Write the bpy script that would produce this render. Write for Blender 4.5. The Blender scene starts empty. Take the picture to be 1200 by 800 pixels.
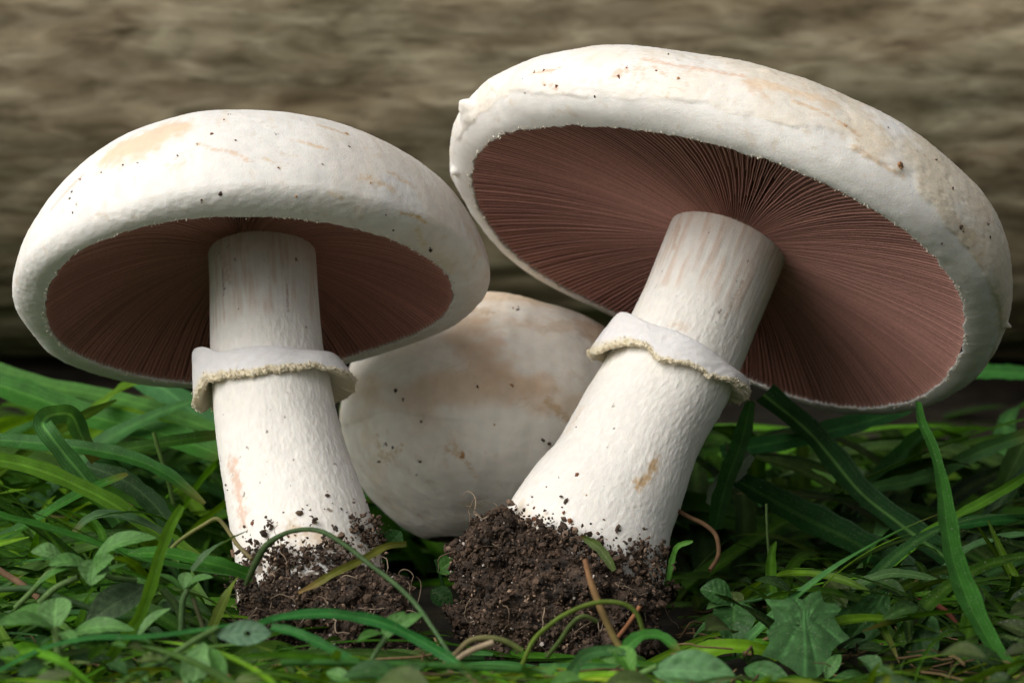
import bpy, math, random
import numpy as np
R = math.radians
rng = np.random.default_rng(7)
random.seed(7)
SC = bpy.context.scene
COL = SC.collection
# ------------------------------------------------------------------ camera, light, exposure (1 unit = 1 cm)
SC.unit_settings.system = 'METRIC'
SC.unit_settings.scale_length = 0.01
CAMZ, CAMD, FPX = 6.8, 60.0, 3000.0
cam = bpy.data.cameras.new('camera')
camo = bpy.data.objects.new('camera', cam)
COL.objects.link(camo)
camo.location = (0, -CAMD, CAMZ)
camo.rotation_euler = (R(90), 0, 0)
cam.lens = 90; cam.sensor_width = 36
cam.clip_start = 1; cam.clip_end = 5000
cam.dof.use_dof = True
cam.dof.focus_distance = 57.5
cam.dof.aperture_fstop = 0.23
SC.camera = camo
world = bpy.data.worlds.new("World"); SC.world = world; world.use_nodes = True
nt = world.node_tree
sky = nt.nodes.new('ShaderNodeTexSky'); sky.sky_type = 'NISHITA'; sky.sun_disc = False
SUN = np.array([-0.62, -0.55, 0.62]); SUN /= np.linalg.norm(SUN)
sky.sun_elevation = math.asin(SUN[2]); sky.sun_rotation = math.atan2(SUN[0], SUN[1]) % (2*math.pi)
sky.air_density = 1.0; sky.dust_density = 4.0; sky.ozone_density = 1.0
hs = nt.nodes.new('ShaderNodeHueSaturation'); hs.inputs['Saturation'].default_value = .25     # thin cloud: paler sky
nt.links.new(sky.outputs[0], hs.inputs['Color']); nt.links.new(hs.outputs[0], nt.nodes['Background'].inputs[0])
nt.nodes['Background'].inputs[1].default_value = 0.085
sl = bpy.data.lights.new('sun', 'SUN'); sl.energy = 2.7; sl.angle = R(55); sl.color = (1, .965, .915)
so = bpy.data.objects.new('sun', sl); COL.objects.link(so)
from mathutils import Vector
so.rotation_euler = Vector(SUN).to_track_quat('Z', 'Y').to_euler()
so.location = (-60, -60, 60)
SC.view_settings.view_transform = 'Standard'; SC.view_settings.look = 'None'
SC.view_settings.exposure = 0.08; SC.view_settings.gamma = 1

# ------------------------------------------------------------------ maths helpers
def _h(ix, iy, iz, s):
    n = (ix*374761393 + iy*668265263 + iz*2147483647 + s*974711) & 0xffffffff
    n = ((n ^ (n >> 13))*1274126177) & 0xffffffff
    return (n ^ (n >> 16)) & 0xffffffff
def pn(P, seed=0):
    P = np.asarray(P, float); I = np.floor(P).astype(np.int64); f = P - I
    w = f*f*f*(f*(f*6-15)+10); out = 0
    for dx in (0, 1):
        for dy in (0, 1):
            for dz in (0, 1):
                h = _h(I[..., 0]+dx, I[..., 1]+dy, I[..., 2]+dz, seed)
                gx = (h & 255)/127.5-1; gy = ((h >> 8) & 255)/127.5-1; gz = ((h >> 16) & 255)/127.5-1
                v = gx*(f[..., 0]-dx)+gy*(f[..., 1]-dy)+gz*(f[..., 2]-dz)
                out = out + v*(w[..., 0] if dx else 1-w[..., 0])*(w[..., 1] if dy else 1-w[..., 1])*(w[..., 2] if dz else 1-w[..., 2])
    return out
def fbm(P, o=3, seed=0, g=.5):
    P = np.asarray(P, float); s = 0; a = 1
    for i in range(o):
        s = s + a*pn(P*(2.03**i)+i*17.3, seed+i); a *= g
    return s
def smooth(a, b, x):
    t = np.clip((x-a)/(b-a), 0, 1); return t*t*(3-2*t)
def lerp(a, b, t):
    return a + (b-a)*t
def unit(v):
    return v/np.maximum(np.linalg.norm(v, axis=-1, keepdims=True), 1e-9)
def proj(P):
    d = P[..., 1]+CAMD
    return 600+P[..., 0]/d*FPX, 400-(P[..., 2]-CAMZ)/d*FPX
def at(px, py, y):
    d = y+CAMD
    return np.array([(px-600)*d/FPX, y, CAMZ-(py-400)*d/FPX])
def spline(pts, n):
    """Catmull-Rom through rows of pts, n samples"""
    P = np.asarray(pts, float); m = len(P)
    if m == 2: return lerp(P[:1], P[1:], np.linspace(0, 1, n)[:, None])
    Q = np.vstack([2*P[0]-P[1], P, 2*P[-1]-P[-2]])
    dl = np.linalg.norm(np.diff(P[:, :3], axis=0), axis=1); cs = np.concatenate([[0], np.cumsum(dl)])
    u = np.linspace(0, cs[-1], n); k = np.clip(np.searchsorted(cs, u, 'right')-1, 0, m-2)
    t = ((u-cs[k])/np.maximum(dl[k], 1e-9))[:, None]
    a, b, c, d = Q[k], Q[k+1], Q[k+2], Q[k+3]
    return .5*(2*b+(c-a)*t+(2*a-5*b+4*c-d)*t*t+(3*b-a-3*c+d)*t**3)

# ------------------------------------------------------------------ mesh helpers
def raw_mesh(name, V, F, mat, col=None, smooth_=True, parent=None):
    """F: (n,4) or (n,3) int array"""
    V = np.asarray(V, np.float32).reshape(-1, 3); F = np.asarray(F, np.int32)
    me = bpy.data.meshes.new(name)
    k = F.shape[1]
    me.vertices.add(len(V)); me.vertices.foreach_set('co', V.ravel())
    me.loops.add(F.size); me.loops.foreach_set('vertex_index', F.ravel())
    me.polygons.add(len(F)); me.polygons.foreach_set('loop_start', np.arange(0, F.size, k, dtype=np.int32))
    me.polygons.foreach_set('loop_total', np.full(len(F), k, np.int32))
    me.polygons.foreach_set('use_smooth', np.full(len(F), smooth_))
    if col is not None:
        c = np.ones((len(V), 4), np.float32); c[:, :3] = np.asarray(col, np.float32).reshape(-1, 3) if np.ndim(col) > 1 else col
        at_ = me.color_attributes.new('col', 'FLOAT_COLOR', 'POINT'); at_.data.foreach_set('color', c.ravel())
    me.update(calc_edges=True)
    me.materials.append(mat)
    o = bpy.data.objects.new(name, me); COL.objects.link(o)
    if parent is not None: o.parent = parent
    return o
def grid_faces(nu, nv, cu=False, cv=False):
    iu = np.arange(nu if cu else nu-1); iv = np.arange(nv if cv else nv-1)
    a, b = np.meshgrid(iu, iv, indexing='ij'); a2 = (a+1) % nu; b2 = (b+1) % nv
    return np.stack([a*nv+b, a2*nv+b, a2*nv+b2, a*nv+b2], -1).reshape(-1, 4)
def grid_normals(P, cu=False):
    if cu: du = np.roll(P, -1, 0)-np.roll(P, 1, 0)
    else: du = np.gradient(P, axis=0)
    dv = np.gradient(P, axis=1)
    return unit(np.cross(du, dv))
def tag(o, label=None, cat=None, group=None, kind=None):
    if label: o['label'] = label
    if cat: o['category'] = cat
    if group: o['group'] = group
    if kind: o['kind'] = kind
    return o
def empty(name, loc=(0, 0, 0)):
    o = bpy.data.objects.new(name, None); COL.objects.link(o); o.location = loc; o.empty_display_size = .3
    return o
def rand_rot(n):
    q = rng.normal(size=(n, 4)); q /= np.linalg.norm(q, axis=1)[:, None]; w, x, y, z = q.T
    return np.stack([1-2*(y*y+z*z), 2*(x*y-z*w), 2*(x*z+y*w), 2*(x*y+z*w), 1-2*(x*x+z*z), 2*(y*z-x*w), 2*(x*z-y*w), 2*(y*z+x*w), 1-2*(x*x+y*y)], -1).reshape(n, 3, 3)
_t = (1+5**.5)/2
ICO_V = unit(np.array([(-1,_t,0),(1,_t,0),(-1,-_t,0),(1,-_t,0),(0,-1,_t),(0,1,_t),(0,-1,-_t),(0,1,-_t),(_t,0,-1),(_t,0,1),(-_t,0,-1),(-_t,0,1)]))
ICO_F = np.array([(0,11,5),(0,5,1),(0,1,7),(0,7,10),(0,10,11),(1,5,9),(5,11,4),(11,10,2),(10,7,6),(7,1,8),(3,9,4),(3,4,2),(3,2,6),(3,6,8),(3,8,9),(4,9,5),(2,4,11),(6,2,10),(8,6,7),(9,8,1)])
def crumbs(name, pos, size, col, mat, parent, stretch=.5, smooth_=False):
    """many irregular crumbs joined into one stuff part"""
    n = len(pos)
    V = ICO_V[None]*(1+rng.uniform(-.38, .38, (n, 12, 1)))
    V = V*(np.asarray(size)[:, None, None]*(1+rng.uniform(-stretch, stretch, (n, 1, 3))))
    V = np.einsum('nij,nkj->nki', rand_rot(n), V)+np.asarray(pos)[:, None, :]
    F = (ICO_F[None]+12*np.arange(n)[:, None, None]).reshape(-1, 3)
    C = np.repeat(np.asarray(col), 12, axis=0) if np.ndim(col) > 1 else np.tile(col, (n*12, 1))
    o = raw_mesh(name, V, F, mat, C, smooth_, parent)
    o['kind'] = 'stuff'
    return o
def tube_arr(path, rad, ns=6):
    path = np.asarray(path, float); n = len(path); T = unit(np.gradient(path, axis=0))
    ref = np.array([0.13, 0.31, 1.0]); A = unit(np.cross(T, ref)); B = np.cross(T, A)
    ang = np.linspace(0, 2*np.pi, ns, endpoint=False)
    rad = np.broadcast_to(rad, (n,))
    P = path[:, None]+rad[:, None, None]*(np.cos(ang)[None, :, None]*A[:, None]+np.sin(ang)[None, :, None]*B[:, None])
    return P.reshape(-1, 3), grid_faces(n, ns, cv=True)

# ------------------------------------------------------------------ materials
def material(name, rough=.7, spec=.3, sss=0, sssr=(.3, .2, .12), base=None, nscale=8, namp=.08, bump=0, bscale=60, bdist=.02, transl=0, trcol=None, detail=4, speck=0, spcol=(.42, .42, .30), spscale=26):
    m = bpy.data.materials.new(name); m.use_nodes = True; n = m.node_tree.nodes; l = m.node_tree.links
    b = n['Principled BSDF']; b.inputs['Roughness'].default_value = rough; b.inputs['Specular IOR Level'].default_value = spec
    if base is None:
        a = n.new('ShaderNodeAttribute'); a.attribute_name = 'col'; src = a.outputs['Color']
    else:
        a = n.new('ShaderNodeRGB'); a.outputs[0].default_value = (*base, 1); src = a.outputs[0]
    tc = n.new('ShaderNodeTexCoord')
    no = n.new('ShaderNodeTexNoise'); no.inputs['Scale'].default_value = nscale; no.inputs['Detail'].default_value = detail
    l.new(tc.outputs['Object'], no.inputs['Vector'])
    mr = n.new('ShaderNodeMapRange'); mr.inputs['From Min'].default_value = .25; mr.inputs['From Max'].default_value = .75
    mr.inputs['To Min'].default_value = 1-namp; mr.inputs['To Max'].default_value = 1+namp*.6
    l.new(no.outputs[0], mr.inputs['Value'])
    vm = n.new('ShaderNodeVectorMath'); vm.operation = 'SCALE'; l.new(src, vm.inputs[0]); l.new(mr.outputs[0], vm.inputs['Scale'])
    if speck:      # dust and pale or dark flecks of their own shape
        n3 = n.new('ShaderNodeTexNoise'); n3.inputs['Scale'].default_value = spscale; n3.inputs['Detail'].default_value = 3; l.new(tc.outputs['Object'], n3.inputs['Vector'])
        m3 = n.new('ShaderNodeMapRange'); m3.inputs['From Min'].default_value = .62; m3.inputs['From Max'].default_value = .70; m3.inputs['To Max'].default_value = speck
        l.new(n3.outputs[0], m3.inputs['Value']); mxc = n.new('ShaderNodeMix'); mxc.data_type = 'RGBA'
        l.new(m3.outputs[0], mxc.inputs[0]); l.new(vm.outputs[0], mxc.inputs[6]); mxc.inputs[7].default_value = (*spcol, 1)
        l.new(mxc.outputs[2], b.inputs['Base Color'])
    else:
        l.new(vm.outputs[0], b.inputs['Base Color'])
    if sss:
        b.inputs['Subsurface Weight'].default_value = sss; b.inputs['Subsurface Radius'].default_value = sssr
        b.inputs['Subsurface Scale'].default_value = 1
    if bump:
        n2 = n.new('ShaderNodeTexNoise'); n2.inputs['Scale'].default_value = bscale; n2.inputs['Detail'].default_value = 3
        l.new(tc.outputs['Object'], n2.inputs['Vector'])
        bp = n.new('ShaderNodeBump'); bp.inputs['Strength'].default_value = bump; bp.inputs['Distance'].default_value = bdist
        l.new(n2.outputs[0], bp.inputs['Height']); l.new(bp.outputs[0], b.inputs['Normal'])
    if transl:
        tr = n.new('ShaderNodeBsdfTranslucent'); mx = n.new('ShaderNodeMixShader'); mx.inputs[0].default_value = transl
        vc = n.new('ShaderNodeVectorMath'); vc.operation = 'MULTIPLY'; vc.inputs[1].default_value = trcol or (1.2, 1.1, .5)
        l.new(vm.outputs[0], vc.inputs[0]); l.new(vc.outputs[0], tr.inputs[0])
        l.new(b.outputs[0], mx.inputs[1]); l.new(tr.outputs[0], mx.inputs[2])
        l.new(mx.outputs[0], n['Material Output'].inputs['Surface'])
    return m
M_CAP = material('mushroom_skin', rough=.62, spec=.28, sss=.25, nscale=3, namp=.08, speck=.28, spcol=(.62, .47, .30), spscale=2.6, bump=.35, bscale=28, bdist=.03)
M_STEM = material('mushroom_stem', rough=.75, spec=.2, sss=.2, nscale=5, namp=.06, bump=.35, bscale=30, bdist=.03)
M_GILL = material('mushroom_gills', rough=.65, spec=.25, nscale=14, namp=.16, bump=.3, bscale=50)
M_RING = material('mushroom_ring', rough=.75, spec=.2, sss=.2, nscale=6, namp=.06, bump=.4, bscale=30, bdist=.03)
M_CRUMB = material('cap_crumb', rough=.8, spec=.2, nscale=6, namp=.05)
M_SOIL = material('damp_soil', rough=.72, spec=.35, nscale=7, namp=.45, bump=.6, bscale=25, bdist=.06)
M_GRASS = material('grass_leaf', rough=.45, spec=.12, nscale=2.6, namp=.30, transl=.38, speck=.35, bump=.25, bscale=22, bdist=.02)
M_WEED = material('weed_leaf', rough=.5, spec=.16, nscale=5, namp=.28, speck=.30, transl=.2, bump=.35, bscale=14, bdist=.03)
M_DRY = material('dry_stalk', rough=.75, spec=.2, nscale=5, namp=.35, transl=.05)

# ------------------------------------------------------------------ the setting: ground
def build_ground():
    # one sheet, fine near the mushrooms and reaching the horizon
    xs = np.concatenate([[-3000, -900, -300, -120, -60], np.linspace(-36, 36, 260), [60, 120, 300, 900, 3000]])
    ys = np.concatenate([[-3000, -900, -300, -120, -50], np.linspace(-30, 38, 240), [60, 120, 300, 900, 3000]])
    X, Y = np.meshgrid(xs, ys, indexing='ij'); P = np.stack([X, Y, X*0], -1)
    near = smooth(60, 30, np.hypot(X, Y))
    Z = fbm(P*.16, 4, 3)*.9*near + fbm(P*1.3, 3, 9)*.22*near
    P[..., 2] = Z-.25
    c = lerp(np.array([.012, .010, .007]), np.array([.030, .026, .012]), smooth(-.3, .5, fbm(P*.7, 3, 5))[..., None])
    far = smooth(34, 70, np.hypot(X, Y))[..., None]
    c = lerp(c, np.array([.05, .09, .03]), far)
    o = raw_mesh('ground', P, grid_faces(len(xs), len(ys)), M_SOIL, c.reshape(-1, 3))
    tag(o, 'dark damp soil under the grass', kind='structure')
build_ground()

# ------------------------------------------------------------------ weathered logs behind
def wood_material(name='weathered_wood', k=1.0):
    m = bpy.data.materials.new(name); m.use_nodes = True; n = m.node_tree.nodes; l = m.node_tree.links
    b = n['Principled BSDF']; b.inputs['Roughness'].default_value = .85; b.inputs['Specular IOR Level'].default_value = .2
    tc = n.new('ShaderNodeTexCoord')
    def noise(scale, vs, det, dist=0):
        mp = n.new('ShaderNodeMapping'); mp.inputs['Scale'].default_value = vs; l.new(tc.outputs['Object'], mp.inputs[0])
        no = n.new('ShaderNodeTexNoise'); no.inputs['Scale'].default_value = scale; no.inputs['Detail'].default_value = det
        no.inputs['Distortion'].default_value = dist; l.new(mp.outputs[0], no.inputs['Vector']); return no.outputs[0]
    def ramp(src, st):
        r = n.new('ShaderNodeValToRGB'); l.new(src, r.inputs[0]); e = r.color_ramp.elements
        e[0].position = st[0][0]; e[0].color = (*st[0][1], 1); e[1].position = st[-1][0]; e[1].color = (*st[-1][1], 1)
        for p, c in st[1:-1]:
            k = e.new(p); k.color = (*c, 1)
        return r.outputs[0]
    c1 = ramp(noise(.70, (.58, 1.2, 1.9), 7, .55), [(.30, (.085, .066, .038)), (.44, (.165, .135, .088)), (.56, (.225, .192, .132)), (.72, (.34, .30, .215))])
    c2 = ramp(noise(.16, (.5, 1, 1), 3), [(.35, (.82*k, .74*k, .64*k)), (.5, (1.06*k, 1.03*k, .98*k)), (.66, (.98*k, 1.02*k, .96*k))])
    c3 = ramp(noise(1.6, (.42, 1.2, 2.0), 6, .2), [(.30, (.62, .60, .56)), (.45, (.97, .97, .97)), (.7, (1.12, 1.11, 1.10))])
    mx = n.new('ShaderNodeVectorMath'); mx.operation = 'MULTIPLY'; l.new(c1, mx.inputs[0]); l.new(c2, mx.inputs[1])
    m2 = n.new('ShaderNodeVectorMath'); m2.operation = 'MULTIPLY'; l.new(mx.outputs[0], m2.inputs[0]); l.new(c3, m2.inputs[1])
    l.new(m2.outputs[0], b.inputs['Base Color'])
    return m
M_WOOD = wood_material()
M_WOOD_SHADE = wood_material('shade_darkened_wood', .08)  # same wood, darkened to paint in the shade under the upper log
def build_log(y, z, rad, seed, label, M_WOOD=M_WOOD):
    nx, na = 420, 300
    x = np.linspace(-75, 75, nx); a = np.linspace(0, 2*np.pi, na, endpoint=False)
    X, A = np.meshgrid(x, a, indexing='ij')
    Q = np.stack([X*.10, np.cos(A)*rad*.35, np.sin(A)*rad*.35], -1)
    Q2 = np.stack([X*.22, np.cos(A)*rad*1.1, np.sin(A)*rad*1.1], -1)
    d = fbm(Q, 2, seed)*.35 + fbm(Q2*np.array([1.4, 1, 1]), 3, seed+5)*.16
    r = rad+d
    P = np.stack([X, y-np.cos(A)*r, z+np.sin(A)*r], -1)
    o = raw_mesh('wooden_log', P, grid_faces(nx, na, cv=True), M_WOOD)
    # sawn end faces
    for e in (0, nx-1):
        ring = P[e]; cc = ring.mean(0)[None]
        V = np.vstack([ring*1.0, cc]); F = np.array([(i, (i+1) % na, na) for i in range(na)])
        raw_mesh('sawn_end', V, F, M_WOOD, smooth_=False, parent=o)
    return tag(o, label, 'log', 'stacked logs behind the grass')
build_log(37.5, 18.6, 12.6, 11, 'large grey-brown weathered log filling the blurred background above the grass')
build_log(38.5, -.9, 7.4, 31, 'dark lower log in the shadow directly under the large weathered log', M_WOOD_SHADE)

# ------------------------------------------------------------------ mushrooms
FITL = [-6.2385, 7.6195, 0.3818, -0.0972, 4.7886, 5.5706, 0.4673, 3.2195, 0.7851, 0.0114, -0.0169, -0.0109, 0.0118, 0.0149, 0.003, 0.0023, -0.002, -0.0025, 0.0094, 0.0231, 0.004, -0.0, -0.0063, 0.0127, 0.0175, -0.007, 0.0078, 0.0014, -0.0028, 0.0333, 0.0016, -0.0448, 0.074, -0.0229, 0.0073, 0.0015, -0.0244, 0.0142, -0.0069, 0.0772, -0.0483, -0.0592, -0.0018, 0.0244, 0.0132, -0.0154, -0.0245, -0.0063, 0.0133]
FITR = [5.0816, 8.4846, 0.3573, 0.4111, 6.2761, 7.1078, 0.6952, 2.7465, 0.7112, -0.0233, -0.019, 0.0064, -0.0007, -0.0224, 0.0229, -0.0085, 0.0066, 0.0012, -0.0007, -0.0254, 0.007, 0.0001, 0.0054, -0.0172, 0.01, -0.0141, 0.0022, 0.001, -0.0015, 0.0095, 0.0041, -0.0253, -0.0822, 0.01, -0.0611, 0.0494, 0.0038, -0.0263, 0.0222, 0.1096, -0.0032, 0.0025, -0.0138, 0.0086, -0.0167, -0.0061, -0.0057, -0.0009, -0.0185]
WHITE = np.array([.80, .775, .73]); CREAM = np.array([.76, .66, .50]); TAN = np.array([.62, .44, .27])
class Surf:
    """grid surface used to find places on it by where the photo shows them"""
    def __init__(s, P, N):
        s.P = P.reshape(-1, 3); s.N = N.reshape(-1, 3)
        s.px, s.py = proj(s.P)
        v = np.array([0, -CAMD, CAMZ])-s.P
        s.front = (s.N*v).sum(1) > 0
    def find(s, px, py):
        d = (s.px-px)**2+(s.py-py)**2+np.where(s.front, 0, 1e6)
        return int(d.argmin())
def stain(surf, col, pts, width, tint, amt, seed, warp=.5):
    """blend a stain of its own shape (a blob or a streak through points) into vertex colours"""
    P = surf.P; idx = [surf.find(*p) for p in pts]
    Q = P + .5*warp*width*np.stack([fbm(P*1.2/width, 3, seed+k) for k in range(3)], -1)*2
    best = np.full(len(P), 1e9)
    if len(idx) == 1: best = np.linalg.norm(Q-P[idx[0]], axis=1)
    for a, b in zip(idx[:-1], idx[1:]):
        A, B = P[a], P[b]; ab = B-A; t = np.clip(((Q-A)@ab)/max(ab@ab, 1e-9), 0, 1)
        best = np.minimum(best, np.linalg.norm(Q-(A+t[:, None]*ab), axis=1))
    best = best+width*.45*fbm(P*2.2/max(width, .12), 3, seed+7)+.03*fbm(P*9, 2, seed+9)
    w = smooth(width*1.15, (width*.4 if width > .55 and amt > .9 else 0), best)*min(amt*1.18, 1)
    col[:] = lerp(col, np.asarray(tint), np.clip(w, 0, 1)[:, None])
def frame(b, g):
    a = np.array([math.sin(g)*math.cos(b), math.sin(b), math.cos(g)*math.cos(b)])
    u = unit(np.cross([0, 1, 0], a)); return u, np.cross(a, u), a
def cap_geo(p, y0, nth=640):
    x, z, b, g, Rg, Ro, h0, H, pw = p[:9]; q = np.array(p[9:]).reshape(4, 10)
    th = np.linspace(0, 2*np.pi, nth, endpoint=False)
    B = np.array([f(k*th) for k in range(1, 6) for f in (np.cos, np.sin)]); m = q@B
    u, v, a = frame(b, g); c = np.array([x, y0, z])
    er = np.cos(th)[:, None]*u+np.sin(th)[:, None]*v
    return dict(th=th, rg=Rg*(1+m[0]), ro=Ro*(1+m[1]), hg=m[2], dome=1+0*th, m3=m[3], u=u, v=v, a=a, c=c, er=er, h0=h0, H=H, pw=pw, Rg=Rg)
def build_cap(root, p, y0, seed, deco, tears=()):
    G = cap_geo(p, y0); th = G['th'][:, None]; rg = G['rg'][:, None]; ro = G['ro'][:, None]; hg = G['hg'][:, None]
    tin = np.linspace(0, 1, 7)[:-1]                                   # inner face of the lip behind the gills
    t = np.concatenate([np.linspace(-np.pi/2, 0, 36)[:-1], np.linspace(0, np.pi/2, 200)**1.0])[None]
    # ragged margin
    er3 = np.stack([np.cos(th[:, 0])*G['Rg'], np.sin(th[:, 0])*G['Rg'], th[:, 0]*0], -1)
    rag = (fbm(er3*2.0, 3, seed+50)*.07+fbm(er3*7, 2, seed+51)*.045)*(1.4 if seed == 140 else 1)
    rag = rag[:, None]
    r = np.where(t < 0, rg+(ro-rg)*np.cos(t), ro*np.abs(np.cos(t))**G['pw'])
    low = np.where(t < 0, 1.0, np.cos(t))
    h = np.where(t < 0, G['h0']+G['h0']*np.sin(t), G['h0']+G['H']*(1+G['m3'][:, None]*np.cos(t))*np.sin(t))+hg*low
    r = r - rag*smooth(-1.0, -1.57, t)
    inner_r = rg-rag+.06*(1-tin[None]); inner_h = hg+(.34*(1-tin[None]))
    r = np.hstack([np.broadcast_to(inner_r, (len(th), 6)), r]); h = np.hstack([np.broadcast_to(inner_h, (len(th), 6)), h])
    P = G['c']+r[..., None]*G['er'][:, None]+h[..., None]*G['a']
    N = -grid_normals(P, cu=True)
    if (N[:, 120]@G['a']).mean() < 0: N = -N
    N[:, -1] = G['a']
    T = np.concatenate([np.full(6, -1.6), t[0]])[None]+0*r
    out = smooth(-1.5, -.9, T)
    loc = P-G['c']
    # low lumps, felty wrinkles, torn cuticle
    d = fbm(loc*.35, 2, seed)*.09*out + fbm(loc*1.5, 2, seed+3)*.012*out
    sk = np.stack([loc[..., 0]*3.2, loc[..., 1]*3.2, loc[..., 2]*3.2], -1)
    d += fbm(sk*2.4, 3, seed+6)*.006*out
    D = dict(P=P, N=N, T=T, G=G, loc=loc, d=d, r=r, h=h)
    col = np.broadcast_to(WHITE, P.shape).copy()
    col = col*(1+.05*fbm(loc*1.1, 3, seed+8))[..., None]
    deco(D, col)
    P = P+D['d'][..., None]*N; P[:, -1] = P[:, -1].mean(0)
    if tears:                                            # torn tags of skin pulled out of the surface
        Sx = Surf(P, N)
        for px, py, hgt, sg, dirx, dirz in tears:
            k0 = Sx.find(px, py); q = Sx.P[k0]; dd = P-q
            rr = np.sqrt((dd**2).sum(-1)+.6*(dd[..., 2]*2)**2)*(1+.35*fbm(P*5, 2, 91))
            wgt = smooth(sg, 0, rr)**1.1
            P = P+(hgt*wgt)[..., None]*unit(Sx.N[k0]+np.array([dirx, -.2, dirz]))
    N = -grid_normals(P, cu=True)
    if (N[:, 120]@G['a']).mean() < 0: N = -N
    S = Surf(P, N)
    flat = np.clip(col.reshape(-1, 3), 0, .88)
    azf = np.arctan2(loc@G['v'], loc@G['u'])
    f1 = fbm(np.stack([np.cos(azf)*22, np.sin(azf)*22, T*2.2], -1), 3, seed+60).reshape(-1); f2 = fbm(loc*.8, 2, seed+61).reshape(-1)
    flat[:] = lerp(flat, np.array([.70, .60, .47]), (.34*smooth(.12, .42, f1)*smooth(-.25, .3, f2)*smooth(-.9, .1, T.reshape(-1)))[:, None])
    f3 = np.abs(fbm(loc*2.1+.5*fbm(loc*3, 2, seed+64)[..., None], 3, seed+62)).reshape(-1)
    flat[:] = lerp(flat, np.array([.58, .44, .28]), (.42*smooth(.028, 0, f3)*smooth(.05, .35, fbm(loc*.6, 2, seed+63).reshape(-1)))[:, None])
    deco(D, flat, S)
    o = raw_mesh('cap', P, grid_faces(P.shape[0], P.shape[1], cu=True), M_CAP, np.clip(flat, .01, .88), parent=root)
    # fringe of tiny crumbs along the margin
    k = rng.integers(0, P.shape[0], 1800)
    pos = P[k, 5+rng.integers(0, 4, 1800)]+rng.normal(size=(1800, 3))*.014
    s = np.abs(rng.normal(size=1800))*.008+.006
    crumbs('margin_fringe', pos, s, np.array([.72, .66, .55])*(1+rng.uniform(-.15, .1, (1800, 1))), M_CRUMB, o)
    return o, S, G, D
def gill_h(x, depth):
    """height of the gill edge above the rim plane at relative radius x (0 centre .. 1 rim)"""
    return depth*(1-x**2.6)
def build_gills(root, G, depth, rs, n, seed, tone):
    """radial lamellae as thin real sheets under a concave flesh layer, joined"""
    Vs, Fs, Cs = [], [], []; base = 0
    ns = 30
    NG = n*4
    for i in range(NG):
        th = 2*np.pi*i/(n*4)+rng.normal()*.0010
        lvl = 0 if i % 2 == 0 else (1 if i % 4 == 1 else 2)
        x0 = (rs/G['Rg']) if lvl == 0 else (rng.uniform(.36, .56) if lvl == 1 else rng.uniform(.62, .80))
        f = (th % (2*np.pi))/(2*np.pi)*len(G['th']); k = int(f) % len(G['th']); k2 = (k+1) % len(G['th']); fr = f-int(f)
        rg = lerp(G['rg'][k], G['rg'][k2], fr)-.02; hg = lerp(G['hg'][k], G['hg'][k2], fr)
        x = np.linspace(x0, 1, ns)
        r = x*rg
        wav = th+.012*pn(np.stack([x*2.2, x*0+math.cos(th)*1.4, x*0+math.sin(th)*1.4], -1), seed)+.006*pn(np.stack([x*6, x*0+i*.37, x*0], -1), seed+2)
        hlow = hg*x**2+gill_h(x, depth)+.010*pn(np.stack([x*4, x*0+i*.71, x*0], -1), seed+3)+(0 if lvl == 0 else .03 if lvl == 1 else .05)+(rng.uniform(0, .018))
        # lamella height: fades in from its inner end
        hh = .42*smooth(0, .10, x-x0+.012)*(.55+.45*smooth(1.0, .9, x))
        
        w = (.006+.010*x)[:, None]
        er = np.cos(wav)[:, None]*G['u']+np.sin(wav)[:, None]*G['v']; et = -np.sin(wav)[:, None]*G['u']+np.cos(wav)[:, None]*G['v']
        C0 = G['c']+r[:, None]*er
        a = G['a']
        top = (hlow+hh)[:, None]*a; bot = hlow[:, None]*a
        pts = np.stack([C0+top-et*w*1.5, C0+bot+.02*a-et*w, C0+bot, C0+bot+.02*a+et*w, C0+top+et*w*1.5], 1)
        Vs.append(pts.reshape(-1, 3)); Fs.append(grid_faces(ns, 5)+base); base += ns*5
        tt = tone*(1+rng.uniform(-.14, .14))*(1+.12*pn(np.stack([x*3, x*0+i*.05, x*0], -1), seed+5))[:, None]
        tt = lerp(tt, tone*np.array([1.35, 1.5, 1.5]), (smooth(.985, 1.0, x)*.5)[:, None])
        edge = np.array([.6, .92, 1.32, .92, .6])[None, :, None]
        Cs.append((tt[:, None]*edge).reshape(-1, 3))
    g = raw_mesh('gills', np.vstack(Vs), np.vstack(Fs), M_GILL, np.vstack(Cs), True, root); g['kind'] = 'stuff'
    # cap flesh the gills hang from
    x = np.linspace(0.02, 1, 40)[None]; rg = G['rg'][:, None]
    r = x*(rg+.06); h = G['hg'][:, None]*x**2+gill_h(x, depth)+.42*(.55+.45*smooth(1.0, .9, x))+.01
    P = G['c']+r[..., None]*G['er'][:, None]+h[..., None]*G['a']
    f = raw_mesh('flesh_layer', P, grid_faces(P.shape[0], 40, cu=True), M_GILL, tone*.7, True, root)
    return g

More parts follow.
